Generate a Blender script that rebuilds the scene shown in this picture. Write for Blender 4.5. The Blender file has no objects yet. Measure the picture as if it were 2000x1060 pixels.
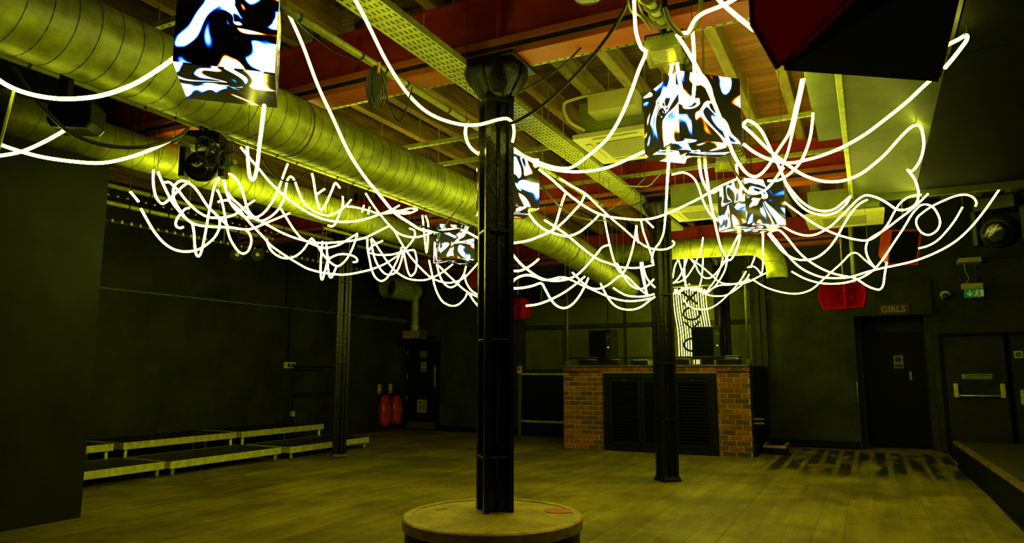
import bpy, bmesh, math, random
from mathutils import Vector, Matrix
random.seed(7)
S = bpy.context.scene
COL = S.collection

# ---------------------------------------------------------------- camera, world, exposure
H = 1.4; FPX = 1365.0; TH = math.radians(8.13); PSI = math.radians(26.9)
cam = bpy.data.cameras.new('camera'); cam.sensor_width = 36.0; cam.lens = FPX/2000*36.0
cam.clip_start = 0.05; cam.clip_end = 100
camo = bpy.data.objects.new('camera', cam); COL.objects.link(camo)
camo.location = (0, 0, H); camo.rotation_euler = (math.pi/2 + TH, 0, PSI)
S.camera = camo
w = bpy.data.worlds.new('world'); S.world = w; w.use_nodes = True
w.node_tree.nodes['Background'].inputs[0].default_value = (0, 0, 0, 1)
w.node_tree.nodes['Background'].inputs[1].default_value = 0.0
S.view_settings.view_transform = 'Standard'; S.view_settings.look = 'None'
S.view_settings.gamma = 1.0; S.view_settings.use_curve_mapping = False
S.view_settings.exposure = 0.0
S.cycles.use_denoising = True
S.cycles.filter_width = 1.15
S.cycles.sample_clamp_indirect = 6.0
S.cycles.max_bounces = 6; S.cycles.diffuse_bounces = 2

# ---------------------------------------------------------------- measuring helpers
C0 = Vector((0, 0, H))
FH = Vector((-math.sin(PSI), math.cos(PSI), 0)); RR = Vector((math.cos(PSI), math.sin(PSI), 0))
OO = math.cos(TH)*FH + Vector((0, 0, math.sin(TH))); UU = -math.sin(TH)*FH + Vector((0, 0, math.cos(TH)))
def ray(px, py): return OO*FPX + RR*(px-1000) + UU*(530-py)
def onz(px, py, z): v = ray(px, py); return C0 + v*((z-H)/v.z)
def onx(px, py, x): v = ray(px, py); return C0 + v*(x/v.x)
def ony(px, py, y): v = ray(px, py); return C0 + v*(y/v.y)
def at(px, py, D): return C0 + ray(px, py)*(D/FPX)

# ---------------------------------------------------------------- object helpers
def tag(o, label, cat, group=None, kind=None):
    if label: o['label'] = label
    if cat: o['category'] = cat
    if group: o['group'] = group
    if kind: o['kind'] = kind
    return o
def thing(name, loc, label, cat, group=None, rz=0.0):
    o = bpy.data.objects.new(name, None); COL.objects.link(o)
    o.empty_display_size = 0.1
    o.location = loc; o.rotation_euler = (0, 0, rz)
    return tag(o, label, cat, group)
def worg(o):
    return Vector(o.location) + (worg(o.parent) if o.parent else Vector((0, 0, 0)))
def copy_tree(o, parent=None):
    c = o.copy(); COL.objects.link(c)
    if parent: c.parent = parent
    for ch in list(o.children): copy_tree(ch, c)
    return c

class MB:
    """collects geometry in world coordinates (or in the frame of a rotated thing with local=True)"""
    def __init__(s): s.v = []; s.f = []; s.uv = None
    def add(s, vs, fs):
        n = len(s.v); s.v += [Vector(p) for p in vs]; s.f += [tuple(n+i for i in f) for f in fs]; return s
    def box(s, x0, x1, y0, y1, z0, z1):
        vs = [(x, y, z) for x in (x0, x1) for y in (y0, y1) for z in (z0, z1)]
        return s.add(vs, [(0,1,3,2),(4,6,7,5),(0,4,5,1),(2,3,7,6),(0,2,6,4),(1,5,7,3)])
    def obox(s, c, sx, sy, sz, rz=0, rx=0, ry=0):
        M = Matrix.Translation(c) @ Matrix.Rotation(rz, 4, 'Z') @ Matrix.Rotation(ry, 4, 'Y') @ Matrix.Rotation(rx, 4, 'X')
        vs = [M @ Vector((x*sx/2, y*sy/2, z*sz/2)) for x in (-1, 1) for y in (-1, 1) for z in (-1, 1)]
        return s.add(vs, [(0,1,3,2),(4,6,7,5),(0,4,5,1),(2,3,7,6),(0,2,6,4),(1,5,7,3)])
    def bbox(s, x0, x1, y0, y1, z0, z1, b):
        """box with a chamfer round its vertical edges and its top"""
        r0 = [(x0+b,y0),(x1-b,y0),(x1,y0+b),(x1,y1-b),(x1-b,y1),(x0+b,y1),(x0,y1-b),(x0,y0+b)]
        cx, cy = (x0+x1)/2, (y0+y1)/2
        ins = [(x+(b if x < cx else -b)*1.0, y+(b if y < cy else -b)) for x, y in r0]
        return s.rings([[(x,y,z0) for x,y in r0], [(x,y,z1-b) for x,y in r0], [(x,y,z1) for x,y in ins]], True, True)
    def rings(s, rings, cap0=False, cap1=False, closed=False):
        m = len(rings[0]); vs = [p for r in rings for p in r]; fs = []
        k = len(rings)
        for i in range(k if closed else k-1):
            a, b = i*m, ((i+1) % k)*m
            for j in range(m): fs.append((a+j, a+(j+1) % m, b+(j+1) % m, b+j))
        if cap0: fs.append(tuple(reversed(range(m))))
        if cap1: fs.append(tuple((k-1)*m+j for j in range(m)))
        return s.add(vs, fs)
    def sweep(s, pts, r, n=8, cap=True, rs=None):
        pts = [Vector(p) for p in pts]; rings = []; up = None
        for i, p in enumerate(pts):
            t = (pts[min(i+1, len(pts)-1)] - pts[max(i-1, 0)])
            if t.length < 1e-9: t = Vector((0, 0, 1))
            t.normalize()
            if up is None:
                up = Vector((0, 0, 1)) if abs(t.z) < .9 else Vector((1, 0, 0))
            up = up - t*up.dot(t)
            if up.length < 1e-6: up = t.orthogonal()
            up.normalize(); sd = t.cross(up)
            rr = rs[i] if rs else r
            rings.append([p + up*(rr*math.cos(2*math.pi*j/n)) + sd*(rr*math.sin(2*math.pi*j/n)) for j in range(n)])
        return s.rings(rings, cap, cap)
    def cyl(s, a, b, r, n=16, r2=None):
        return s.sweep([a, b], r, n, True, [r, r if r2 is None else r2])
    def lathe(s, prof, c=(0,0,0), n=32, cap0=True, cap1=True, axis='Z'):
        rings = []
        for r, h in prof:
            ring = []
            for j in range(n):
                a = 2*math.pi*j/n; x, y = r*math.cos(a), r*math.sin(a)
                p = {'Z': (x, y, h), 'Y': (x, h, y), 'X': (h, x, y)}[axis]
                ring.append(Vector(p)+Vector(c))
            rings.append(ring)
        return s.rings(rings, cap0, cap1)
    def prism(s, poly, d, frame):
        """poly in (u,v), extruded by d along w; frame = (origin,u,v,w)"""
        o, u, v, wv = [Vector(q) for q in frame]
        return s.rings([[o+u*a+v*b for a, b in poly], [o+u*a+v*b+wv*d for a, b in poly]], True, True)
    def tri3(s, M):
        s.v = [M @ p for p in s.v]; return s
    def mesh(s, name, m, off=None, smooth=False, bevel=0):
        me = bpy.data.meshes.new(name)
        off = off or Vector((0, 0, 0))
        me.from_pydata([tuple(p-off) for p in s.v], [], s.f)
        if bevel:
            bm = bmesh.new(); bm.from_mesh(me)
            bmesh.ops.remove_doubles(bm, verts=bm.verts, dist=1e-5)
            bmesh.ops.bevel(bm, geom=bm.edges[:], offset=bevel, segments=1, affect='EDGES', clamp_overlap=True)
            bm.to_mesh(me); bm.free()
        if m: me.materials.append(m)
        if smooth:
            for p in me.polygons: p.use_smooth = True
        bm = bmesh.new(); bm.from_mesh(me); bmesh.ops.recalc_face_normals(bm, faces=bm.faces[:]); bm.to_mesh(me); bm.free()
        me.update(); return me
    def build(s, name, m, parent=None, smooth=False, bevel=0, local=False, origin=None):
        off = Vector((0, 0, 0))
        if parent and not local: off = worg(parent)
        if not parent and origin is not None: off = Vector(origin)
        me = s.mesh(name, m, off, smooth, bevel)
        o = bpy.data.objects.new(name, me); COL.objects.link(o)
        if parent: o.parent = parent
        elif origin is not None: o.location = origin
        return o
def meshobj(name, me, parent=None, loc=(0,0,0)):
    o = bpy.data.objects.new(name, me); COL.objects.link(o); o.location = loc
    if parent: o.parent = parent
    return o
def struct(name, mb, m, parent=None, **k):
    o = mb.build(name, m, parent, **k)
    if not parent: o['kind'] = 'structure'
    return o
def crom(P, sub=6):
    P = [Vector(p) for p in P]
    if len(P) < 3: return P
    out = []
    for i in range(len(P)-1):
        p0, p1, p2, p3 = P[max(i-1, 0)], P[i], P[i+1], P[min(i+2, len(P)-1)]
        if i == 0: p0 = p1*2-p2
        if i+2 > len(P)-1: p3 = p2*2-p1
        for k in range(sub):
            t = k/sub
            out.append(.5*((2*p1)+(p2-p0)*t+(2*p0-5*p1+4*p2-p3)*t*t+(3*p1-p0-3*p2+p3)*t**3))
    out.append(P[-1]); return out
def text(name, body, size, mat, parent, loc, rot=(math.pi/2, 0, 0), depth=.002, bold=0.0, sx=1.0):
    cu = bpy.data.curves.new(name, 'FONT'); cu.body = body; cu.size = size; cu.extrude = depth
    cu.align_x = 'CENTER'; cu.align_y = 'CENTER'; cu.offset = bold; cu.resolution_u = 3
    tmp = bpy.data.objects.new(name, cu); COL.objects.link(tmp)
    dg = bpy.context.evaluated_depsgraph_get()
    me = bpy.data.meshes.new_from_object(tmp.evaluated_get(dg))
    bpy.data.objects.remove(tmp)
    me.name = name; me.materials.clear(); me.materials.append(mat)
    o = bpy.data.objects.new(name, me); COL.objects.link(o)
    o.parent = parent; o.location = Vector(loc) - (worg(parent) if parent else Vector((0,0,0))); o.rotation_euler = rot; o.scale = (sx, 1, 1)
    return o

# ---------------------------------------------------------------- materials
def newmat(name):
    m = bpy.data.materials.new(name); m.use_nodes = True
    return m, m.node_tree, m.node_tree.nodes['Principled BSDF']
def N(nt, t, **k):
    n = nt.nodes.new(t)
    for a, b in k.items(): setattr(n, a, b)
    return n
def mat(name, c1, c2=None, scale=6.0, rough=.6, metal=0.0, bump=.15, stretch=(1,1,1), detail=6.0, rand=0.0, spec=.5, lo=.35, hi=.65, rough2=None, coat=0.0):
    m, nt, p = newmat(name); L = nt.links
    tc = N(nt, 'ShaderNodeTexCoord'); mp = N(nt, 'ShaderNodeMapping'); mp.inputs['Scale'].default_value = stretch
    L.new(tc.outputs['Object'], mp.inputs['Vector'])
    nz = N(nt, 'ShaderNodeTexNoise'); nz.inputs['Scale'].default_value = scale; nz.inputs['Detail'].default_value = detail
    nz.inputs['Roughness'].default_value = .6
    vec = mp.outputs['Vector']
    oi = N(nt, 'ShaderNodeObjectInfo')
    if rand:
        ad = N(nt, 'ShaderNodeVectorMath', operation='ADD'); sc = N(nt, 'ShaderNodeVectorMath', operation='SCALE')
        cb = N(nt, 'ShaderNodeCombineXYZ')
        for i in range(3): L.new(oi.outputs['Random'], cb.inputs[i])
        L.new(cb.outputs[0], sc.inputs[0]); sc.inputs['Scale'].default_value = 37.0
        L.new(vec, ad.inputs[0]); L.new(sc.outputs[0], ad.inputs[1]); vec = ad.outputs[0]
    L.new(vec, nz.inputs['Vector'])
    rp = N(nt, 'ShaderNodeValToRGB'); c2 = c2 or tuple(x*.7 for x in c1)
    rp.color_ramp.elements[0].position = lo; rp.color_ramp.elements[1].position = hi
    rp.color_ramp.elements[0].color = (c2[0], c2[1], c2[2]*.32, 1); rp.color_ramp.elements[1].color = (c1[0], c1[1], c1[2]*.32, 1)
    L.new(nz.outputs['Fac'], rp.inputs['Fac']); col = rp.outputs['Color']
    if rand:
        mr = N(nt, 'ShaderNodeMapRange'); mr.inputs['To Min'].default_value = 1-rand; mr.inputs['To Max'].default_value = 1+rand
        L.new(oi.outputs['Random'], mr.inputs['Value'])
        mx = N(nt, 'ShaderNodeVectorMath', operation='SCALE'); L.new(col, mx.inputs[0]); L.new(mr.outputs[0], mx.inputs['Scale']); col = mx.outputs[0]
    L.new(col, p.inputs['Base Color'])
    p.inputs['Roughness'].default_value = rough; p.inputs['Metallic'].default_value = metal
    p.inputs['Specular IOR Level'].default_value = spec
    p.inputs['Coat Weight'].default_value = coat; p.inputs['Coat Roughness'].default_value = .08
    if rough2 is not None:
        m2 = N(nt, 'ShaderNodeMapRange'); m2.inputs['To Min'].default_value = rough; m2.inputs['To Max'].default_value = rough2
        L.new(nz.outputs['Fac'], m2.inputs['Value']); L.new(m2.outputs[0], p.inputs['Roughness'])
    if bump:
        b = N(nt, 'ShaderNodeBump'); b.inputs['Strength'].default_value = bump; b.inputs['Distance'].default_value = .01
        n2 = N(nt, 'ShaderNodeTexNoise'); n2.inputs['Scale'].default_value = scale*5; n2.inputs['Detail'].default_value = 4
        L.new(vec, n2.inputs['Vector']); L.new(n2.outputs['Fac'], b.inputs['Height']); L.new(b.outputs[0], p.inputs['Normal'])
    return m
def emit(name, col, strength, base=(.5,.5,.5)):
    m, nt, p = newmat(name)
    tc = N(nt, 'ShaderNodeTexCoord'); nz = N(nt, 'ShaderNodeTexNoise'); nz.inputs['Scale'].default_value = 3
    nt.links.new(tc.outputs['Object'], nz.inputs['Vector'])
    mr = N(nt, 'ShaderNodeMapRange'); mr.inputs['To Min'].default_value = strength*.92; mr.inputs['To Max'].default_value = strength*1.08
    nt.links.new(nz.outputs['Fac'], mr.inputs['Value']); nt.links.new(mr.outputs[0], p.inputs['Emission Strength'])
    p.inputs['Base Color'].default_value = (*base, 1)
    p.inputs['Emission Color'].default_value = (*col, 1)
    p.inputs['Roughness'].default_value = .5
    return m
M = {}
M['neon'] = emit('neon silicone', (.97,1.0,.086), 12.0)
M['wall'] = mat('black wall paint', (.036,.040,.018), (.010,.011,.006), 1.3, .6, bump=.6, detail=10, lo=.3, hi=.72, spec=.18)
M['pier'] = mat('dark pier paint', (.014,.0165,.007), (.005,.006,.003), 1.2, .6, bump=.4, detail=9, spec=.12)
M['wallback'] = mat('black rendered wall', (.038,.044,.016), (.018,.021,.009), 2.0, .7, bump=1.0, detail=10, spec=.18)
M['blackpaint'] = mat('black satin paint', (.007,.007,.006), (.005,.005,.004), 3, .42, bump=.1, spec=.16)
M['blackdoor'] = mat('black door paint', (.006,.006,.005), (.004,.004,.0035), 2, .5, bump=.1, spec=.12)
M['iron'] = mat('black cast iron paint', (.007,.007,.006), (.003,.003,.003), 5, .22, bump=.6, rough2=.42, spec=.32)
M['duct'] = mat('galvanised duct', (.60,.68,.20), (.30,.35,.10), 7, .36, .45, bump=.12, detail=9, rough2=.52)
M['seam'] = mat('duct seam', (.10,.10,.085), (.06,.06,.05), 9, .5, .3, bump=.0)
M['strap'] = mat('rusty strap', (.16,.09,.04), (.09,.05,.03), 20, .6, .2)
M['galv'] = mat('galvanised strut', (.58,.62,.28), (.34,.37,.16), 14, .45, .2, bump=.1)
M['alu'] = mat('aluminium rail', (.80,.80,.50), (.50,.50,.32), 12, .45, .3, bump=.1)
M['redsteel'] = mat('red oxide steel', (.50,.050,.016), (.32,.026,.010), 3, .55, bump=.15, spec=.15)
M['redlip'] = mat('worn red flange', (.62,.150,.035), (.44,.085,.024), 4, .5, bump=.15, stretch=(.3,1,1), spec=.35)
M['redgloss'] = mat('red gloss fibreglass', (.44,.005,.007), (.36,.003,.005), 2, .32, bump=.02, spec=.0)
M['redmatt'] = mat('red paint', (.50,.030,.012), (.38,.020,.010), 3, .4, bump=.05)
M['grille'] = mat('black grille cloth', (.004,.004,.004), (.003,.003,.003), 40, .8, bump=.3, spec=.05)
M['headlens'] = mat('dark head glass', (.010,.010,.009), (.006,.006,.005), 5, .14, bump=0, spec=.6)
M['matblack'] = mat('matt black paint', (.006,.0065,.0045), (.003,.003,.002), 2.5, .75, bump=.3, spec=.06)
M['olive'] = mat('olive panel', (.095,.105,.035), (.065,.075,.025), 2.0, .6, bump=.15, spec=.2)  # lighter tone than the back wall round these panels
M['plank'] = None
M['boarddk'] = mat('dark ceiling board', (.090,.042,.014), (.035,.017,.007), 3.0, .65, bump=.25, stretch=(.35,4,4), rand=.35, detail=9, spec=.2)  # darker board colour for the left part of the ceiling
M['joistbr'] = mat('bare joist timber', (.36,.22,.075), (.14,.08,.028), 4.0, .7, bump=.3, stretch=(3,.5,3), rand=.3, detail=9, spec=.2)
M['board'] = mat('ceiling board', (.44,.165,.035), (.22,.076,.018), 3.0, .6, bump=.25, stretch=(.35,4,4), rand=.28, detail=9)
M['joist'] = mat('joist timber', (.40,.33,.17), (.20,.15,.075), 4.0, .7, bump=.3, stretch=(3,.5,3), rand=.22, detail=9)
M['soffit'] = mat('painted ply soffit', (.105,.125,.05), (.05,.062,.025), 2.2, .45, bump=.3, detail=10, rough2=.6, spec=.35)
M['ledge'] = mat('green painted ply', (.09,.11,.04), (.06,.075,.028), 3, .6, bump=.2)
M['cream'] = mat('cream plastic', (.66,.65,.52), (.58,.57,.46), 5, .4, bump=.03)
M['creamdk'] = mat('grey filter mesh', (.34,.34,.25), (.26,.26,.19), 60, .6, bump=.3)
M['boxgreen'] = mat('green grey casing', (.22,.26,.14), (.17,.20,.11), 8, .5, bump=.05)
M['brick'] = mat('red brick', (.34,.115,.05), (.20,.065,.035), 14, .8, bump=.5, rand=.42)
M['brickdk'] = mat('dark brick', (.14,.065,.035), (.08,.04,.025), 14, .8, bump=.5, rand=.3)
M['mortar'] = mat('mortar', (.62,.47,.20), (.46,.35,.15), 20, .85, bump=.5)
M['deck'] = mat('deck top ply', (.022,.022,.015), (.014,.014,.010), 8, .6, bump=.2, spec=.2)
M['stagewood'] = mat('worn stage top', (.040,.034,.018), (.018,.016,.010), 5, .6, bump=.25, stretch=(1,3,1))
M['edgewood'] = mat('worn timber edge', (.20,.125,.045), (.05,.032,.014), 9, .6, bump=.3)
M['tread'] = mat('worn yellow tread plate', (.56,.40,.10), (.30,.21,.055), 6, .45, .3, bump=.15, detail=9, rough2=.6)
M['rim'] = mat('worn steel rim', (.56,.38,.09), (.26,.16,.04), 10, .5, .3, bump=.2)
M['drum'] = mat('black drum side', (.010,.009,.006), (.006,.0055,.004), 6, .5, bump=.2, spec=.15)
M['redstain'] = mat('red paint spill', (.62,.085,.025), (.45,.11,.03), 18, .5, bump=.1)
M['cable'] = mat('black cable', (.035,.036,.028), (.02,.02,.017), 12, .45, bump=.0)
M['greycable'] = mat('grey cable', (.22,.22,.15), (.14,.14,.10), 12, .5, bump=.0)
M['tape'] = mat('black tape', (.02,.02,.018), None, 20, .5, bump=.0)
M['steel'] = mat('brushed steel', (.45,.44,.38), (.30,.29,.25), 20, .35, .7, bump=.05)
M['dimsteel'] = mat('dull kick plate', (.12,.11,.075), (.08,.075,.05), 10, .5, .4, bump=.1)
M['glassdk'] = mat('dusty glass', (.16,.16,.11), (.12,.12,.08), 7, .18, bump=.0)
M['ivory'] = mat('ivory plate', (.55,.53,.36), (.46,.44,.30), 10, .45, bump=.0)
M['ink'] = mat('black ink', (.012,.012,.012), None, 10, .6, bump=.0)
M['green'] = mat('green sign', (.01,.20,.07), (.008,.16,.055), 8, .5, bump=.0)
M['exitgreen'] = emit('exit sign face', (.0,.30,.03), .22, (.003,.06,.008))
M['signink'] = emit('sign pictogram', (.30,.42,.10), .22, (.6,.6,.5))
M['goldink'] = mat('gold lettering', (.46,.33,.09), (.36,.26,.07), 10, .5, bump=.0)
M['brown'] = mat('brown sign board', (.045,.020,.011), (.032,.014,.009), 10, .5, bump=.0)
M['redcloth'] = mat('red vinyl cover', (.55,.018,.020), (.38,.010,.014), 6, .35, bump=.2)
M['orange'] = mat('orange label', (.80,.36,.07), (.62,.26,.05), 10, .5, bump=.0)
M['stickers'] = mat('sticker patches', (.50,.36,.10), (.05,.035,.03), 38, .5, bump=.0, lo=.48, hi=.52)
M['lens'] = mat('lamp lens', (.60,.58,.22), (.35,.34,.12), 60, .15, .5, bump=.3)
M['ledgreen'] = emit('green status light', (.05,.7,.2), 1.0)
M['hazard'] = None

def plank_mat():
    m = mat('floor plank', (.285,.222,.055), (.160,.126,.034), 2.2, .5, bump=.12, stretch=(3,.35,3), rand=.10, detail=10, rough2=.68, spec=.3)
    nt = m.node_tree; L = nt.links; p = nt.nodes['Principled BSDF']
    src = p.inputs['Base Color'].links[0].from_socket
    # worn black paint left in the middle of the boards by the washroom door
    g = N(nt, 'ShaderNodeNewGeometry'); sx = N(nt, 'ShaderNodeSeparateXYZ'); L.new(g.outputs['Position'], sx.inputs[0])
    nz = N(nt, 'ShaderNodeTexNoise'); nz.inputs['Scale'].default_value = 2.2; nz.inputs['Detail'].default_value = 8
    st = N(nt, 'ShaderNodeVectorMath', operation='MULTIPLY'); L.new(g.outputs['Position'], st.inputs[0]); st.inputs[1].default_value = (1.5, .32, 1); L.new(st.outputs[0], nz.inputs['Vector'])
    def mr(sock, a, b, c=0.0, d=1.0):
        n = N(nt, 'ShaderNodeMapRange'); n.interpolation_type = 'SMOOTHSTEP'
        n.inputs['From Min'].default_value = a; n.inputs['From Max'].default_value = b; n.inputs['To Min'].default_value = c; n.inputs['To Max'].default_value = d
        L.new(sock, n.inputs['Value']); return n.outputs[0]
    def mul(a, b):
        n = N(nt, 'ShaderNodeMath', operation='MULTIPLY'); L.new(a, n.inputs[0]); L.new(b, n.inputs[1]); return n.outputs[0]
    tc = N(nt, 'ShaderNodeTexCoord'); so = N(nt, 'ShaderNodeSeparateXYZ'); L.new(tc.outputs['Object'], so.inputs[0])
    ab = N(nt, 'ShaderNodeMath', operation='ABSOLUTE'); L.new(so.outputs[0], ab.inputs[0])
    core = mr(ab.outputs[0], .06, .105, 1, 0)
    reg = mul(mul(mr(sx.outputs[0], -1.75, -1.35), mr(sx.outputs[0], 1.1, 1.5, 1, 0)), mul(mr(sx.outputs[1], 10.2, 11.4), mr(sx.outputs[1], 13.9, 14.3, 1, 0)))
    msk = mul(mul(reg, core), mr(nz.outputs['Fac'], .38, .52))
    # scuffs and grime that run across the boards
    n2 = N(nt, 'ShaderNodeTexNoise'); n2.inputs['Scale'].default_value = .9; n2.inputs['Detail'].default_value = 9; n2.inputs['Roughness'].default_value = .68; L.new(g.outputs['Position'], n2.inputs['Vector'])
    gr = mr(n2.outputs['Fac'], .36, .62, .50, 1.12)
    sv = N(nt, 'ShaderNodeVectorMath', operation='SCALE'); L.new(src, sv.inputs[0]); L.new(gr, sv.inputs['Scale']); src = sv.outputs[0]
    mx = N(nt, 'ShaderNodeMix', data_type='RGBA'); L.new(msk, mx.inputs['Factor']); L.new(src, mx.inputs['A']); mx.inputs['B'].default_value = (.018,.017,.014,1)
    L.new(mx.outputs['Result'], p.inputs['Base Color'])
    return m
M['plank'] = plank_mat()
def screen_mat():
    """LED panel video: liquid chrome bands folding round a swirl, with coloured fringes"""
    m, nt, p = newmat('led screen video'); L = nt.links
    uv = N(nt, 'ShaderNodeUVMap'); oi = N(nt, 'ShaderNodeObjectInfo')
    cb = N(nt, 'ShaderNodeCombineXYZ'); L.new(oi.outputs['Random'], cb.inputs[0]); L.new(oi.outputs['Random'], cb.inputs[2])
    sc = N(nt, 'ShaderNodeVectorMath', operation='SCALE'); sc.inputs['Scale'].default_value = 23; L.new(cb.outputs[0], sc.inputs[0])
    # swirl centre
    ce = N(nt, 'ShaderNodeVectorMath', operation='SUBTRACT'); L.new(uv.outputs[0], ce.inputs[0]); ce.inputs[1].default_value = (.52,.55,0)
    ln = N(nt, 'ShaderNodeVectorMath', operation='LENGTH'); L.new(ce.outputs[0], ln.inputs[0])
    dv = N(nt, 'ShaderNodeMath', operation='DIVIDE'); dv.inputs[0].default_value = .22
    ad0 = N(nt, 'ShaderNodeMath', operation='ADD'); L.new(ln.outputs['Value'], ad0.inputs[0]); ad0.inputs[1].default_value = .10; L.new(ad0.outputs[0], dv.inputs[1])
    rot = N(nt, 'ShaderNodeVectorRotate', rotation_type='Z_AXIS'); L.new(ce.outputs[0], rot.inputs['Vector']); L.new(dv.outputs[0], rot.inputs['Angle'])
    # radial compression so that bands crowd at the centre
    pw = N(nt, 'ShaderNodeMath', operation='POWER'); L.new(ad0.outputs[0], pw.inputs[0]); pw.inputs[1].default_value = -.55
    s2 = N(nt, 'ShaderNodeVectorMath', operation='SCALE'); L.new(rot.outputs[0], s2.inputs[0]); L.new(pw.outputs[0], s2.inputs['Scale'])
    ad = N(nt, 'ShaderNodeVectorMath', operation='ADD'); L.new(s2.outputs[0], ad.inputs[0]); L.new(sc.outputs[0], ad.inputs[1])
    nz = N(nt, 'ShaderNodeTexNoise'); nz.inputs['Scale'].default_value = 1.25; nz.inputs['Detail'].default_value = 1.0; nz.inputs['Distortion'].default_value = 1.5
    L.new(ad.outputs[0], nz.inputs['Vector'])
    outs = []
    for ph in (-.15, 0.0, .17):
        ml = N(nt, 'ShaderNodeMath', operation='MULTIPLY_ADD'); L.new(nz.outputs['Fac'], ml.inputs[0]); ml.inputs[1].default_value = 20.0; ml.inputs[2].default_value = ph+.6
        sn = N(nt, 'ShaderNodeMath', operation='SINE'); L.new(ml.outputs[0], sn.inputs[0])
        r = N(nt, 'ShaderNodeMapRange'); r.interpolation_type = 'SMOOTHSTEP'; r.inputs['From Min'].default_value = .08; r.inputs['From Max'].default_value = .48
        L.new(sn.outputs[0], r.inputs['Value']); outs.append(r.outputs[0])
    cc = N(nt, 'ShaderNodeCombineColor')
    for i in range(3): L.new(outs[i], cc.inputs[i])
    p.inputs['Base Color'].default_value = (.03,.03,.03,1); p.inputs['Roughness'].default_value = .22
    L.new(cc.outputs[0], p.inputs['Emission Color']); p.inputs['Emission Strength'].default_value = 1.0
    return m
M['screen'] = screen_mat()
# ================================================================ SETTING
XL, YB, ZC = -10.4, 14.4, 4.48          # left wall, back wall, underside of the ceiling boards
XR = 6.2
mb = MB(); mb.box(XL-.2, XR, -3.2, 15.6, -.12, -.022)
floor = struct('floor', mb, M['deck'])
# floor boards run towards the back wall
PW = .235; pm = {}
def plank_mesh(L):
    k = round(L, 2)
    if k not in pm:
        b = MB(); b.bbox(-PW/2+.0004, PW/2-.0004, -L/2+.0003, L/2-.0003, -.022, 0, .0016); pm[k] = b.mesh('plank', M['plank'])
    return pm[k]
rnd = random.Random(3)
nx = int((1.3-XL)/PW)
for i in range(nx):
    x = XL + PW*(i+.5); y = 1.6 - rnd.choice([0, .8, 1.6, 2.4])
    yend = 14.38 if not (-.2 < x < 1.0) else 15.0
    while y < yend-.01:
        L = min(3.6, yend-y)
        if L < .4 or yend-(y+L) < .4: L = yend-y
        if y+L > 1.5:
            meshobj('plank', plank_mesh(L), floor, (x, y+L/2, -rnd.random()*.0015))
        y += L
# ceiling: a dark deck with boards below it and joists below those
mb = MB(); mb.box(XL-.2, XR, -3.2, 14.7, ZC+.03, ZC+.12)
ceil = struct('ceiling', mb, M['blackpaint'])
BW = .165; bm_ = {}
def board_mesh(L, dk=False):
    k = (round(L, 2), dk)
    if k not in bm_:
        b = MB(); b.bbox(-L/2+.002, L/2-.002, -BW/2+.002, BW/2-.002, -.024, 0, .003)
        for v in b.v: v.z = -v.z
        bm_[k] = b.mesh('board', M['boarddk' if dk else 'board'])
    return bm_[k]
y = .9; k = 0
while y < 14.3:
    xs = [-10.3, -5.9, -1.75, .6] if k % 2 == 0 else [-10.3, -7.4, -4.2, -1.55, .6]
    if y > 9.3: xs[-1] = 3.4
    for a, b in zip(xs[:-1], xs[1:]):
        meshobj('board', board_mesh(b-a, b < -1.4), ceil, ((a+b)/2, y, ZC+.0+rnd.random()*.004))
    y += BW; k += 1
jm = {}
def joist_mesh(L, br=False):
    k = (round(L, 2), br)
    if k not in jm:
        b = MB(); b.bbox(-.05, .05, -L/2, L/2, -.21, 0, .006); 
        for v in b.v: v.z = -.21 - v.z
        jm[k] = b.mesh('joist', M['joistbr' if br else 'joist'])
    return jm[k]
for (ya, yb) in ((.6, 4.40), (4.62, 9.14), (9.36, 13.84)):
    x = -.57 if ya < 9.3 else 3.2
    while x > -10.2:
        meshobj('joist', joist_mesh(round(yb-ya, 2), x < -2.6), ceil, (x + rnd.uniform(-.025, .025), (ya+yb)/2, ZC-.001))
        x -= .475
# walls
mb = MB(); mb.box(XL-.2, XL, 4.0, 14.6, -.1, ZC+.1); struct('wall_left', mb, M['wall'])
mb = MB(); mb.box(-10.6, -6.92, 4.15, 4.39, -.1, ZC+.1).box(-7.16, -6.92, -3.2, 4.15, -.1, ZC+.1); struct('wall_near_left', mb, M['pier'])
mb = MB()                                    # back wall with the washroom lobby opening and the header over it
mb.box(XL-.2, -.21, YB, YB+.25, -.1, ZC+.1).box(-.21, 1.02, YB, YB+.25, 2.40, ZC+.1).box(1.02, XR, YB, YB+.25, -.1, ZC+.1)
mb.box(-.21, -.11, YB+.25, 15.35, -.1, 2.6).box(.92, 1.02, YB+.25, 15.35, -.1, 2.6).box(-.21, 1.02, 15.25, 15.4, -.1, 2.6).box(-.21, 1.02, YB+.25, 15.3, 2.5, 2.6)
struct('wall_back', mb, M['wallback'])
mb = MB(); mb.box(XR, XR+.2, -3.2, 14.6, -.1, ZC+.1); struct('wall_right', mb, M['wall'])
mb = MB(); mb.box(-7.2, XR, -3.4, -3.2, -.1, ZC+.1); struct('wall_front', mb, M['wall'])
# dado ledge along the left wall and its return over the back door
mb = MB(); mb.box(XL, XL+.05, 4.4, 12.6, 2.645, 2.675).box(XL, XL+.16, 12.6, 14.38, 2.60, 2.68); struct('trim_1', mb, M['ledge'])
mb = MB(); mb.box(XL+.02, -10.2, YB-.02, YB, 0, .12).box(-9.26, -7.15, YB-.02, YB, 0, .12); struct('baseboard_back', mb, M['blackdoor'])
mb = MB(); mb.box(-1.75, -.24, YB-.025, YB, 0, .14); struct('baseboard_back_right', mb, M['blackdoor'])
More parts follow.
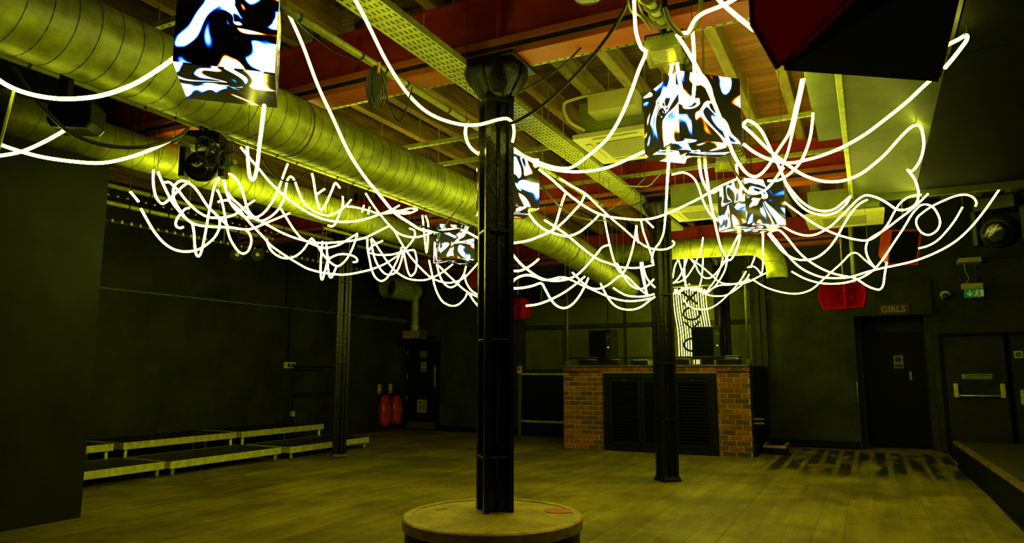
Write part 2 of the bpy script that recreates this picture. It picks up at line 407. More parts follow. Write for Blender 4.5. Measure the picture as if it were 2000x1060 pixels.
# flat pilaster strips and rails on the back wall behind the booth
mb = MB()
for x in (-7.06, -1.90, -1.78): mb.box(x-.05, x+.05, YB-.09, YB, 0, 3.72)
mb.box(-7.0, -1.95, YB-.06, YB, 2.34, 2.40).box(-1.73, -.25, YB-.05, YB, 2.80, 2.86).box(-4.62, -4.56, YB-.04, YB, 1.5, 3.0).box(-6.03, -5.99, YB-.04, YB, 1.3, 2.34)
struct('trim_2', mb, M['wall'])
mb = MB(); mb.box(-6.98, -1.98, YB-.012, YB, 1.40, 3.02); tp = struct('trim_5', mb, M['wall'])
for k in range(5):
    b = MB(); b.bbox(-6.95+k*.99, -6.95+k*.99+.965, YB-.03, YB-.012, 1.45, 2.32, .006); b.build('panel', M['olive'], tp)
    b = MB(); b.bbox(-6.95+k*.99, -6.95+k*.99+.965, YB-.03, YB-.012, 2.42, 3.0, .006); b.build('panel', M['olive'], tp)
mb = MB(); mb.box(-.24, 1.05, YB-.07, YB-.001, 2.40, 3.0); struct('trim_3', mb, M['wallback'])
# suspended ply soffit on the right with a lower batten and a narrow ledge beside it
mb = MB(); mb.box(-.09, XR, -3.0, 9.27, 3.5, 3.54).box(-.09, -.05, -3.0, 9.27, 3.54, 3.70).box(-.09, XR, 9.23, 9.27, 3.54, 3.70)
so = struct('ceiling_soffit', mb, M['soffit'])
for (x0, x1, y0, y1) in ((.0, .62, 1.0, 5.25), (.0, .60, 5.26, 9.2), (.61, 1.83, 1.0, 5.25), (.61, 1.83, 5.26, 9.2), (1.84, 3.06, 1.0, 5.25), (1.84, 3.06, 5.26, 9.2)):
    b = MB(); b.box(x0, x1, y0, y1, 3.488, 3.5); b.build('panel', M['soffit'] if x0 < .5 else M['matblack'], so)
b = MB(); b.box(-.09, -.045, .5, 9.25, 3.475, 3.5); b.build('batten', M['galv'], so, bevel=.004)
b = MB(); b.box(-.30, -.093, 1.5, 7.15, 3.60, 3.62).box(-.30, -.28, 1.5, 7.15, 3.62, 3.72); b.build('ledge', M['ledge'], so)

mb = MB(); mb.sweep([(-.1, 9.30, 3.47), (XR, 9.36, 3.47)], .035, 10).box(-.1, XR, 9.27, 9.30, 3.42, 3.54); struct('trim_4', mb, M['ledge'])
# ================================================================ STEEL BEAMS
def beam(y, x0, x1, label):
    t = thing('steel_beam', ((x0+x1)/2, y, 3.73), label, 'beam', 'red steel ceiling beams')
    MB().box(x0, x1, y-.045, y+.045, 3.88, 4.25).build('web', M['redsteel'], t)
    MB().box(x0, x1, y-.12, y+.12, 3.832, 3.89).build('upper_flange', M['redlip'], t, bevel=.004)
    MB().box(x0, x1, y-.108, y+.108, 3.79, 3.832).build('gap_shade', M['ink'], t)  # black strip stands in for shade in the gap between the flanges
    MB().box(x0, x1, y-.12, y+.12, 3.735, 3.79).build('lower_flange', M['redlip'], t, bevel=.004)
    MB().box(x0, x1, y-.12, y+.12, 4.25, 4.27).build('top_flange', M['redsteel'], t)
    x = x0+.7
    while x < x1:
        MB().box(x-.006, x+.006, y-.115, y-.045, 3.89, 4.25).build('stiffener', M['redsteel'], t); x += 1.37
    return t
beam(4.5, -9.9, 1.2, 'long red steel beam over the front column, nearest of the three')
beam(9.25, XL, 1.2, 'red steel beam over the middle row of black columns')
beam(13.97, XL, -.3, 'farthest red steel beam, close to the back wall')

# ================================================================ COLUMNS
def column(x, y, zb, label, ledges, foot=True):
    t = thing('iron_column', (x, y, zb), label, 'column', 'black iron columns', )
    a = math.pi/4; R_ = Matrix.Translation((x, y, 0)) @ Matrix.Rotation(a, 4, 'Z')
    s = .107; q = .070; d = .045            # half side, half channel mouth, channel depth
    sec = []
    for k in range(4):
        c, sn = math.cos(k*math.pi/2), math.sin(k*math.pi/2)
        for (u, v) in ((-s, -s), (-q, -s), (-q+.012, -s+d), (q-.012, -s+d), (q, -s)):
            sec.append((u*c-v*sn, u*sn+v*c))
    zt = 3.46
    b = MB(); b.rings([[R_ @ Vector((u, v, z)) for u, v in sec] for z in (zb, zt)], True, True); b.build('shaft', M['iron'], t)
    # thin round ribs in the channels
    b = MB()
    for k in range(4):
        m2 = R_ @ Matrix.Rotation(k*math.pi/2, 4, 'Z')
        b.sweep([m2 @ Vector((0, -s+d+.004, zb+.02)), m2 @ Vector((0, -s+d+.004, zt))], .018, 8)
    b.build('rib', M['iron'], t, smooth=True)
    for z in ledges:
        b = MB()
        for k in range(4):
            m2 = R_ @ Matrix.Rotation(k*math.pi/2, 4, 'Z'); v0 = len(b.v)
            b.box(-q-.004, q+.004, -s-.002, -s+d+.004, z-.011, z+.011)
            b.v[v0:] = [m2 @ p for p in b.v[v0:]]
        b.build('ledge', M['iron'], t, bevel=.003)
    # collar, flared capital with corner ribs, square bearing plate
    b = MB(); rr = []
    for z, k in ((3.405, 1.0), (3.415, 1.04), (3.445, 1.04), (3.455, 1.0)):
        rr.append([R_ @ Vector((u*s*k, v*s*k, z)) for u, v in ((-1,-1),(1,-1),(1,1),(-1,1))])
    b.rings(rr, True, True); b.build('collar', M['iron'], t)
    b = MB(); rr = []
    for z, k, tw in ((3.44, .108, 0), (3.47, .122, 0), (3.53, .158, 0), (3.59, .196, 0), (3.64, .213, 0), (3.70, .216, 0)):
        ring = []
        for j in range(16):
            an = 2*math.pi*j/16+math.pi/16
            n_ = max(abs(math.cos(an)), abs(math.sin(an))); f = (1/n_)**.75
            ring.append(Vector((x+k*f*math.cos(an), y+k*f*math.sin(an), z)))
        rr.append(ring)
    b.rings(rr, True, True); b.build('capital', M['iron'], t, smooth=True)
    for j in range(8):
        an = j*math.pi/4; ca, sa = math.cos(an), math.sin(an)
        pts = [Vector((x+ca*k, y+sa*k, z)) for z, k in ((3.47, .122), (3.53, .160), (3.59, .199), (3.64, .216), (3.70, .219))]
        MB().sweep(pts, .011, 6).build('capital_rib', M['iron'], t, smooth=True)
    MB().box(x-.26, x+.24, y-.20, y+.22, 3.70, 3.733).build('bearing_plate', M['iron'], t, bevel=.004)
    if foot:
        b = MB(); b.rings([[R_ @ Vector((u*k, v*k, z)) for u, v in ((-s,-s),(s,-s),(s,s),(-s,s))] for z, k in ((zb, 1.22), (zb+.025, 1.18), (zb+.06, 1.03))], True, True)
        b.build('foot', M['iron'], t)
    return t
column(-2.42, 4.50, .432, 'nearest black iron column, standing on the yellow topped drum', (.80, 1.62, 2.42), False)
column(-2.43, 9.25, 0, 'black iron column in front of the brick booth', (.78, 1.50, 2.42, 3.0))
column(-7.89, 9.25, 0, 'black iron column at the end of the low staging on the left', (.66, 1.55, 2.35, 2.9))
column(-2.50, 13.97, 0, 'black iron column behind the brick booth, beside the light curtain', (.8, 1.5, 2.60), False)

# ================================================================ DRUM PLINTH
cx, cy, R0 = -2.36, 4.36, .612
t = thing('drum_plinth', (cx, cy, 0), 'black drum plinth with worn yellow tread plate top round the front column', 'plinth')
b = MB(); b.lathe([(R0-.02, 0), (R0-.02, .40)], (cx, cy, 0), 64); b.build('drum_side', M['drum'], t, smooth=False)
b = MB(); b.lathe([(R0-.065, .425), (R0-.06, .437), (R0-.01, .437), (R0, .428), (R0, .365), (R0-.012, .360), (R0-.02, .365)], (cx, cy, 0), 64, False, False); b.build('rim', M['rim'], t)
b = MB(); b.lathe([(R0-.062, .40), (R0-.062, .431)], (cx, cy, 0), 64); b.build('tread_plate', M['tread'], t)
b = MB(); st = .030
n = int(R0/st)+1
for i in range(-n, n+1):
    for j in range(-n, n+1):
        x, y = cx+i*st, cy+j*st
        if math.hypot(x-cx, y-cy) > R0-.09: continue
        an = math.pi/4 if (i+j) % 2 == 0 else -math.pi/4
        u = Vector((math.cos(an), math.sin(an), 0)); v = Vector((-u.y, u.x, 0)); o = Vector((x, y, .431))
        b.add([o-u*.013, o+v*.0045, o+u*.013, o-v*.0045, o+Vector((0, 0, .0028))], [(0,3,4),(3,2,4),(2,1,4),(1,0,4)])
o = b.build('tread_pattern', M['tread'], t); o['kind'] = 'stuff'
c = onz(1090, 997, .434); b = MB(); ring = []
for j in range(28):
    a = 2*math.pi*j/28; k = .085*(1+.10*math.sin(3*a+1)+.06*math.sin(7*a)+.05*math.sin(11*a)); ring.append((c.x+1.35*k*math.cos(a)*.9, c.y+k*math.sin(a), .4345))
b.add(ring+[(c.x, c.y, .4352)], [(j, (j+1) % 28, 28) for j in range(28)]); b.build('paint_spill', M['redstain'], t)
c = onz(862, 993, .434); b = MB(); b.obox((c.x, c.y, .4355), .07, .02, .002, .5); b.build('tape_scrap', M['ivory'], t)

# ================================================================ DUCTS
def helix(mb_, pts, r, pitch, rt, n=22):
    # spiral seam along a polyline of (point); sampled by arc length
    P = [Vector(p) for p in pts]; L = [0]
    for a, b_ in zip(P[:-1], P[1:]): L.append(L[-1]+(b_-a).length)
    def pos(s_):
        for i in range(len(P)-1):
            if s_ <= L[i+1] or i == len(P)-2:
                d_ = (P[i+1]-P[i]).normalized(); return P[i]+d_*(s_-L[i]), d_
    out = []; k = int(L[-1]/pitch*n)
    for i in range(k+1):
        s_ = L[-1]*i/k; p, d_ = pos(s_)
        u = d_.cross(Vector((0, 0, 1))).normalized(); v = u.cross(d_)
        a = 2*math.pi*i/n; out.append(p+(u*math.cos(a)+v*math.sin(a))*r)
    mb_.sweep(out, rt, 4)
def duct(name, pts, r, pitch, label, joints=(), n=40):
    t = thing(name, pts[0], label, 'duct', 'galvanised spiral ducts')
    MB().sweep(pts, r, n).build('duct_wall', M['duct'], t, smooth=True)
    b = MB(); helix(b, pts, r+.0005, pitch, .0035); b.build('spiral_seam', M['seam'], t)
    for (p, d_) in joints:
        p, d_ = Vector(p), Vector(d_).normalized()
        MB().sweep([p-d_*.007, p+d_*.007], r+.004, n).build('joint_band', M['strap'], t, smooth=False)
    return t
BX = -4.18
DJ = [((BX, yy, 3.42), (0, 1, 0)) for yy in (1.1, 4.17, 7.72)]
p2_ = crom([(BX, -1.0, 3.42), (BX, 4, 3.42), (BX, 8.2, 3.42), (BX, 9.9, 3.36), (BX-.02, 12.0, 3.20), (BX-.02, 13.4, 3.10)], 8)
t = duct('spiral_duct', p2_, .252, .135, 'large galvanised spiral duct running the length of the ceiling', DJ+[((BX, 10.1, 3.345), (0, 1, -.06))])
X2 = -6.15
duct('spiral_duct', [(X2, 1.9, 3.49), (X2, 6.0, 3.49), (X2, 10.6, 3.46)], .172, .16, 'thinner galvanised spiral duct on the left, behind the large duct',
     [((X2, yy, 3.488), (0, 1, 0)) for yy in (2.86, 4.9, 8.1)])
eb = [(-4.1, 11.5, 3.43), (-2.8, 11.5, 3.41), (-1.62, 11.5, 3.39)] + [(-1.62+.42*math.sin(a), 11.5, 2.97+.42*math.cos(a)) for a in [math.radians(q) for q in (15, 30, 45, 60, 75, 90)]] + [(-1.20, 11.5, 2.84)]
t = duct('branch_duct', eb, .158, .5, 'branch duct with a down turned elbow, under the far screen cube', [((-3.3, 11.5, 3.42), (1, 0, 0)), ((-2.0, 11.5, 3.40), (1, 0, 0))])
MB().lathe([(.150, 2.835), (.150, 2.845)], (-1.20, 11.5, 0), 28).build('outlet_mesh', M['ink'], t)
# stub duct by the back corner with a vertical flexible pipe to the heater
xc, yc, zc = -9.60, 13.3, 3.285
t = thing('stub_duct', (xc, yc, zc), 'short fat open ended duct with downpipe above the back corner door', 'duct', 'galvanised spiral ducts')
b = MB(); b.lathe([(.228, 12.70), (.240, 12.695), (.240, 12.74), (.230, 12.75), (.230, 13.72), (.205, 13.80), (.15, 13.86), (.0, 13.88), (.0, 13.6), (.215, 13.5), (.220, 12.70)], (xc, 0, zc), 32, False, False, axis='Y')
b.build('duct_wall', M['duct'], t, smooth=False)
b = MB(); b.lathe([(.205, 13.0), (.01, 13.01)], (xc, 0, zc), 28, False, True, axis='Y'); b.build('duct_throat', M['ink'], t)
b = MB(); helix(b, [(xc, 12.76, zc), (xc, 13.70, zc)], .231, .07, .005); b.build('spiral_seam', M['duct'], t)
MB().box(xc-.02, xc+.02, 13.3, 13.36, zc+.2, 4.27).build('hanging_strap', M['galv'], t)
b = MB(); b.lathe([(.085 if k % 2 else .078, 2.48+.022*k) for k in range(32)], (-9.47, 13.62, 0), 20); b.build('downpipe', M['duct'], t)
b = MB(); b.lathe([(.075, 2.34), (.09, 2.40), (.10, 2.42), (.10, 2.47), (.08, 2.49)], (-9.47, 13.62, 0), 20); b.build('pipe_collar', M['galv'], t)

# ================================================================ LED SCREEN CUBES
def cube(cx, cy, zb, s, rz, label, drop=.35):
    t = thing('screen_cube', (cx, cy, zb), label, 'screen', 'hanging LED screen cubes', rz)
    h = s/2
    b = MB()
    for x in (-h, h):
        for y in (-h, h): b.box(x*.96-.008, x*.96+.008, y*.96-.008, y*.96+.008, .0, s)
    b.box(-h+.01, h-.01, -h+.01, h-.01, .02, s-.005)
    b.build('cabinet', M['blackpaint'], t, local=True)
    for k in range(5):
        me = bpy.data.meshes.new('screen_face')
        e = h+.0015
        if k < 4:
            R_ = Matrix.Rotation(k*math.pi/2, 4, 'Z'); vs = [R_ @ Vector(p) for p in ((-e, -h-.002, .006), (e, -h-.002, .006), (e, -h-.002, s-.004), (-e, -h-.002, s-.004))]
        else:
            vs = [Vector(p) for p in ((-e, e, -.002), (e, e, -.002), (e, -e, -.002), (-e, -e, -.002))]
        back = [v + (Vector((0, 0, .008)) if k == 4 else (R_ @ Vector((0, .008, 0)))) for v in vs]
        me.from_pydata([tuple(v) for v in vs+back], [], [(0,1,2,3), (7,6,5,4), (0,4,5,1), (1,5,6,2), (2,6,7,3), (3,7,4,0)])
        uvl = me.uv_layers.new(name='UVMap')
        q = [(0,0),(1,0),(1,1),(0,1)]
        for p_ in me.polygons:
            for li in p_.loop_indices: uvl.data[li].uv = q[me.loops[li].vertex_index % 4]
        me.materials.append(M['screen'])
        o = bpy.data.objects.new('screen_face', me); COL.objects.link(o); o.parent = t
    for (x, y) in ((-.12, -.12), (.12, .12)):
        MB().sweep([(x, y, s-.01), (x, y, s+drop)], .006, 6).build('hanging_wire', M['cable'], t, local=True)
    return t
A44 = math.radians(44)
cube(-3.115, 2.62, 2.985, .5, A44, 'nearest LED screen cube, in front of the large duct', .75)
cube(-3.10, 6.0, 2.955, .5, A44, 'LED screen cube half hidden behind the front column', .75)
cube(-1.06, 5.01, 2.985, .5, A44, 'LED screen cube below the floodlight, right of the front column', .75)
cube(-1.07, 7.99, 2.965, .5, A44, 'LED screen cube in the tangle before the soffit, above the branch duct', .75)
cube(-5.36, 8.66, 3.0, .5, A44, 'farthest LED screen cube, left of the front column under the big duct', .75)
# ================================================================ DJ BOOTH
bx0, bx1, by = -5.14, -1.79, 12.25
t = thing('dj_booth', ((bx0+bx1)/2, by, 0), 'red brick booth with black louvred doors', 'booth')
MB().box(bx0+.012, -4.36, by+.012, by+.24, 0, 1.415).build('mortar_bed', M['mortar'], t)
MB().box(-2.33, bx1-.012, by+.012, by+.24, 0, 1.415).build('mortar_bed', M['mortar'], t)
MB().box(bx0+.012, bx1-.012, by+.012, by+.24, 1.372, 1.468).build('mortar_bed', M['mortar'], t)
CP, BL, JT = .0865, .218, .017
bk = {}
def brick_mesh(L, dark):
    k = (round(L, 3), dark)
    if k not in bk:
        b = MB(); b.bbox(-L/2, L/2, 0, .10, 0, CP-JT, .004); bk[k] = b.mesh('brick', M['brickdk' if dark else 'brick'])
    return bk[k]
rb = random.Random(11)
def course(xa, xb, z, shift, flip=False):
    x = xa - shift
    while x < xb-.02:
        a, e = max(x, xa), min(x+BL, xb)
        if e-a > .03:
            meshobj('brick', brick_mesh(e-a, rb.random() < .18), t, Vector(((a+e)/2, by-rb.random()*.004, z)) - worg(t))
        x += BL+JT
for i in range(16):
    z = .012+i*CP; sh = 0 if i % 2 == 0 else (BL+JT)/2
    course(bx0, -4.355, z, sh); course(-2.335, bx1, z, (BL+JT)/2-sh+.06)
course(bx0, bx1, .012+16*CP, .03)
MB().box(bx0-.015, bx1+.015, by-.02, 14.3, 1.480, 1.512).build('worktop', M['edgewood'], t, bevel=.004)
MB().box(bx0+.01, bx0+.10, by+.24, 14.3, 0, 1.48).build('side_panel', M['blackpaint'], t)
MB().box(bx1-.10, bx1+.03, by+.10, 14.3, 0, 1.48).build('side_panel', M['blackpaint'], t)
# black frame with three louvred doors
fx0, fx1 = -4.345, -2.345
b = MB(); b.box(fx0, fx1, by-.03, by+.08, 1.285, 1.37).box(fx0, fx1, by-.03, by+.08, 0, .085)
for x in (fx0, fx1-.09): b.box(x, x+.09, by-.03, by+.08, .085, 1.285)
b.build('door_frame', M['blackpaint'], t, bevel=.004)
dw = (fx1-fx0-.18)/3
for k in range(3):
    xa = fx0+.09+k*dw+.006; xb = xa+dw-.012
    b = MB(); b.box(xa, xa+.05, by, by+.05, .095, 1.275).box(xb-.05, xb, by, by+.05, .095, 1.275).box(xa+.05, xb-.05, by, by+.05, 1.22, 1.275).box(xa+.05, xb-.05, by, by+.05, .095, .16).box(xa+.05, xb-.05, by+.045, by+.05, .16, 1.22)
    d = b.build('louvred_door', M['blackpaint'], t)
    for j in range(19):
        z = .19+j*.0545
        o = MB().obox(((xa+xb)/2, by+.022, z), xb-xa-.10, .055, .008, 0, math.radians(-38)).build('louvre_slat', M['blackdoor'], d)
    if k != 1: MB().lathe([(.006, by-.02), (.014, by-.016), (.014, by-.004), (.006, by)], ((xa+xb)/2, 0, 1.245), 12, axis='Y').build('door_knob', M['dimsteel'], d)
# guard rail and short posts on the worktop
b = MB(); b.sweep([(-5.07, by+.05, 1.645), (-1.92, by+.05, 1.645)], .014, 8)
for x in (-5.05, -3.9, -2.75, -1.95): b.sweep([(x, by+.05, 1.51), (x, by+.05, 1.645)], .010, 8)
b.build('guard_rail', M['wall'], t, smooth=True)
# corner canopy poles with clamps
for (x, yy, zt, lab) in ((-5.06, by+.10, 3.12, 'slim pole with a clamp at the left corner of the brick booth'), (-1.80, by+.10, 3.08, 'slim pole with a clamp at the right corner of the brick booth')):
    p = thing('corner_pole', (x, yy, 1.512), lab, 'pole', 'poles at the booth corners')
    MB().sweep([(x, yy-.07, 1.512), (x, yy-.07, zt)], .020, 10).build('pole', M['ledge'], p, smooth=True)
    b = MB(); b.box(x-.035, x+.035, yy-.105, yy-.035, 1.52, 1.60).box(x-.03, x+.03, yy-.10, yy-.04, zt-.06, zt+.01); b.build('clamp', M['dimsteel'], p, bevel=.004)
# kit on the worktop: players either side of a mixer
def player(x, lab, cat, mixer=False):
    wd, dp, hg = (.32, .36, .085) if mixer else (.31, .38, .095)
    p = thing('mixer' if mixer else 'media_player', (x, by+.36, 1.512), lab, cat, None if mixer else 'media players on the booth')
    z0 = 1.512
    MB().box(x-wd/2, x+wd/2, by+.16, by+.16+dp, z0, z0+hg).build('casing', M['blackpaint'], p, bevel=.006)
    if mixer:
        for i in range(4):
            for j in range(3): MB().lathe([(.011, z0+hg), (.009, z0+hg+.018)], (x-.1+.066*i, by+.24+.07*j, 0), 10).build('knob', M['ivory'], p)
        for i in range(4): MB().box(x-.11+.066*i, x-.09+.066*i, by+.175, by+.20, z0+hg, z0+hg+.016).build('fader', M['steel'], p)
    else:
        MB().lathe([(.105, z0+hg), (.105, z0+hg+.012), (.09, z0+hg+.02)], (x, by+.31, 0), 28).build('jog_wheel', M['dimsteel'], p)
        MB().obox((x, by+.50, z0+hg+.03), .22, .01, .085, 0, math.radians(-35)).build('display', M['glassdk'], p)
    return p
for x, l in ((-4.75, 'leftmost media player on the brick booth'), (-4.28, 'second media player from the left on the brick booth'), (-2.98, 'media player beside the light curtain on the brick booth'), (-2.15, 'rightmost media player on the brick booth')): player(x, l, 'media player')
player(-3.72, 'black mixer with rows of knobs on the brick booth', 'mixer', True)
# monitor loudspeakers behind the kit
def monitor(x0, x1, y, z0, z1, rz, lab):
    p = thing('monitor_speaker', ((x0+x1)/2, y, z0), lab, 'speaker', 'monitor speakers on the booth', rz)
    w2, h = (x1-x0)/2, z1-z0
    MB().bbox(-w2, w2, -.16, .16, 0, h, .012).build('cabinet', M['blackpaint'], p, local=True)
    MB().bbox(-w2+.03, w2*.45, -.172, -.16, .03, h-.03, .003).build('grille', M['grille'], p, local=True)
    MB().box(w2*.52, w2-.02, -.168, -.16, .05, h-.06).build('control_panel', M['ink'], p, local=True)
    MB().lathe([(.016, -.178), (.016, -.168)], (w2*.75, 0, h*.42), 12, axis='Y').build('status_light', M['ledgreen'], p, local=True)
    MB().box(w2*.6, w2*.9, -.174, -.168, h*.75, h*.8).build('switch', M['dimsteel'], p, local=True)
    MB().box(-.10, .10, -.10, .12, -.10, 0).build('stand_block', M['blackpaint'], p, local=True)
monitor(-2.86, -2.36, 12.98, 1.612, 2.20, .12, 'black monitor speaker in front of the light curtain')
monitor(-4.84, -4.36, 13.0, 1.612, 2.19, -.1, 'black monitor speaker at the left side of the booth')
# vertical lettered sign in front of the strands
t = thing('letter_sign', (-2.93, 13.16, 1.512), 'dark vertical sign of four letters in front of the light curtain', 'sign')
def stroke(name, pts):
    MB().sweep(pts, .023, 8).build(name, M['ink'], t, smooth=True)
def letterX(x, z, w_, h):
    b = MB(); b.sweep([(x-w_, 13.16, z-h), (x+w_, 13.16, z+h)], .023, 8); b.sweep([(x-w_, 13.16, z+h), (x+w_, 13.16, z-h)], .023, 8); b.build('letter_x', M['ink'], t, smooth=True)
def letterO(x, z, w_, h):
    stroke('letter_o', [(x+w_*math.cos(2*math.pi*k/28), 13.16, z+h*math.sin(2*math.pi*k/28)) for k in range(29)])
letterX(-2.93, 2.76, .14, .12); letterO(-2.91, 2.47, .15, .115)
b = MB(); b.sweep([(-3.05, 13.16, 2.32), (-2.91, 13.16, 2.18), (-2.77, 13.16, 2.32)], .023, 8); b.sweep([(-2.91, 13.16, 2.18), (-2.91, 13.16, 2.06)], .023, 8); b.build('letter_y', M['ink'], t, smooth=True)
letterO(-2.92, 1.89, .15, .115)
MB().sweep([(-2.91, 13.185, 1.512), (-2.91, 13.185, 2.9)], .006, 6).build('support_rod', M['cable'], t)
# curtain of neon strands falling behind the sign
ordn = ['first', 'second', 'third', 'fourth', 'fifth', 'sixth', 'seventh', 'eighth', 'ninth', 'tenth', 'eleventh', 'twelfth', 'thirteenth', 'fourteenth', 'fifteenth', 'sixteenth', 'seventeenth']
rc = random.Random(5)
MB().sweep([(-3.36, 13.4, 3.02), (-2.58, 13.4, 3.02)], .02, 8).build('curtain_rail', M['galv'], None, origin=(-3.0, 13.4, 3.02))
tag(bpy.data.objects['curtain_rail'], 'horizontal rail carrying the curtain of light strands behind the booth', 'rail')
for k in range(14):
    xb = -3.235+k*.047; xt = xb-.075+.0*k; yy = 13.42+.02*(k % 2)
    zt = 2.94+.10*math.exp(-((k-7)/3)**2)+rc.uniform(-.02, .02)
    pts = crom([(xt-.035, yy+.03, zt-.07), (xt-.02, yy, zt+.015), (xt+.004, yy-.03, zt-.03), (xt+.022, yy, 2.55), (xb, yy+.0, 2.1), (xb+rc.uniform(-.008, .008), yy, 1.54)], 5)
    o = MB().sweep(pts, .0080, 6).build('light_strand', M['neon'], None, smooth=True, origin=pts[-1])
    tag(o, ordn[k]+' strand from the left in the curtain of light behind the booth', 'light tube', 'strands of the light curtain')

# ================================================================ LOW STAGING on the left
def deck(x, y, rz, h, lab, grp, tape=False):
    t = thing('stage_deck', (x, y, 0), lab, 'stage deck', grp, rz)
    W, L = 1.0, 2.0
    MB().box(-W+.02, -.02, -L/2+.02, L/2-.02, h-.022, h).build('deck_top', M['deck'], t, local=True)
    for (a, b_) in (((-.03, 0), (-L/2, L/2)), ((-W, -W+.03), (-L/2, L/2))):
        m_ = MB(); m_.box(a[0], a[1], b_[0]+.004, b_[1]-.004, h-.035, h+.001).box(a[0]+.004, a[1]-.004, b_[0]+.004, b_[1]-.004, h-.06, h-.035).box(a[0], a[1], b_[0]+.004, b_[1]-.004, h-.095, h-.06)
        m_.build('side_rail', M['alu'], t, local=True)
    for yy in (-L/2+.004, L/2-.034):
        MB().box(-W+.03, -.03, yy, yy+.03, h-.095, h).build('end_rail', M['alu'], t, local=True)
    for sx in (-.055, -W+.055):
        for sy in (-L/2+.075, L/2-.075):
            lg = MB().sweep([(sx, sy, .012), (sx, sy, h-.02)], .026, 10).build('leg', M['alu'], t, local=True, smooth=True)
            MB().lathe([(.036, 0), (.036, .012), (.028, .02)], (sx, sy, 0), 12).build('foot', M['dimsteel'], lg, local=True)
    if tape:
        for k in range(14):
            MB().obox((-.001, -L/2+.10+k*.138, h-.012), .006, .080, .018, 0, 0).build('tape_stripe', M['orange'], t, local=True)
R3 = math.radians(2.4)
deck(-8.52, 5.50, 0, .2, 'low stage deck nearest the dark pier, in the front row', 'low staging')
deck(-8.45, 7.53, 0, .2, 'middle low stage deck in the front row', 'low staging')
deck(-8.35, 9.62, 0, .2, 'low stage deck in the front row that runs past the left column', 'low staging')
deck(-9.50, 5.42, 0, .4, 'raised stage deck by the left wall, nearest the dark pier', 'raised staging')
deck(-9.46, 7.53, 0, .4, 'raised stage deck by the left wall with striped tape on its edge', 'raised staging', True)
deck(-9.43, 9.60, 0, .4, 'raised stage deck at the far end by the left wall', 'raised staging')
t = thing('hand_rail', (-9.95, 10.66, .4), 'black tube handrail at the far end of the raised staging', 'handrail')
MB().sweep(crom([(-10.25, 10.60, .0), (-10.25, 10.60, 1.40), (-10.2, 10.64, 1.48), (-10.0, 10.75, 1.49), (-10.0, 11.55, 1.49)], 4), .021, 8).build('top_rail', M['blackpaint'], t, smooth=True)
MB().sweep([(-10.25, 10.60, .95), (-10.0, 11.55, .95)], .018, 8).build('mid_rail', M['blackpaint'], t, smooth=True)
MB().sweep([(-10.0, 11.55, 0), (-10.0, 11.55, 1.49)], .021, 8).build('post', M['blackpaint'], t, smooth=True)
MB().box(-10.28, -10.22, 10.565, 10.635, .52, .62).build('clamp', M['alu'], t)
t = thing('wall_socket', (XL, 10.58, 1.47), 'cream double socket on the left wall below a conduit', 'socket')
MB().bbox(XL, XL+.05, 10.44, 10.74, 1.46, 1.585, .006).build('back_box', M['ivory'], t)
for yy in (10.55, 10.66): MB().box(XL+.05, XL+.056, yy-.035, yy+.035, 1.485, 1.555).build('socket_face', M['ink'], t)
pc = [(XL+.02, 10.55, 1.585), (XL+.02, 10.55, 2.62), (XL+.07, 10.52, 2.66), (XL+.02, 10.45, 2.72), (XL+.02, 10.41, 3.9)]
MB().sweep(pc, .013, 6).build('conduit', M['blackpaint'], t, smooth=True)

# ================================================================ DOORS
def door(name, x0, x1, y, ztop, m, frame=True):
    t = bpy.data.objects.new(name, None); COL.objects.link(t); t.location = ((x0+x1)/2, y, 0); t['kind'] = 'structure'
    if frame:
        b = MB(); b.box(x0-.06, x0, y-.05, y, 0, ztop+.06).box(x1, x1+.06, y-.05, y, 0, ztop+.06).box(x0, x1, y-.05, y, ztop, ztop+.06); b.build('door_frame', M['blackdoor'], t)
    MB().box(x0+.004, x1-.004, y-.035, y-.001, .01, ztop-.004).build('door_leaf', m, t)
    return t
d1 = door('door_1', -10.17, -9.31, YB, 2.06, M['blackdoor'])
y = YB-.036
MB().box(-9.84, -9.58, y-.012, y, 1.69, 1.92).build('vision_frame', M['blackpaint'], d1, bevel=.003)
MB().box(-9.81, -9.61, y-.014, y-.010, 1.73, 1.89).build('vision_pane', M['glassdk'], d1)
s_ = MB().box(-9.775, -9.635, y-.004, y, 1.40, 1.62).build('door_sign', M['ivory'], d1)
MB().lathe([(.048, y-.007), (.048, y-.004)], (-9.705, 0, 1.555), 20, axis='Y').build('symbol', M['ink'], s_)
MB().box(-9.76, -9.65, y-.007, y-.004, 1.415, 1.44).build('print_line', M['ink'], s_)
MB().box(-9.76, -9.65, y-.007, y-.004, 1.45, 1.475).build('print_line', M['ink'], s_)
MB().box(-9.711, -9.699, y-.009, y-.006, 1.53, 1.59).build('mark', M['ivory'], s_)
b = MB(); b.box(-9.86, -9.60, y-.012, y, .42, .44).box(-9.86, -9.60, y-.012, y, .70, .72).box(-9.86, -9.84, y-.012, y, .44, .70).box(-9.62, -9.60, y-.012, y, .44, .70).box(-9.735, -9.725, y-.012, y, .44, .70)
v_ = b.build('vent_grille', M['ivory'], d1)
for k in range(9): MB().obox((-9.73, y-.006, .46+k*.028), .22, .016, .005, 0, .6).build('vent_slat', M['ivory'], v_)
MB().box(-10.15, -9.33, y-.004, y, .03, .19).build('kick_plate', M['dimsteel'], d1)
MB().box(-9.42, -9.36, y-.02, y, 1.15, 1.55).build('push_plate', M['dimsteel'], d1)
MB().sweep(crom([(-9.34, y, 1.05), (-9.34, y-.05, 1.07), (-9.34, y-.05, 1.45), (-9.34, y, 1.47)], 3), .011, 6).build('pull_handle', M['ivory'], d1, smooth=True)
for z in (.75, 1.27, 1.87): MB().cyl((-10.172, y-.012, z-.05), (-10.172, y-.012, z+.05), .011, 8).build('hinge', M['steel'], d1)
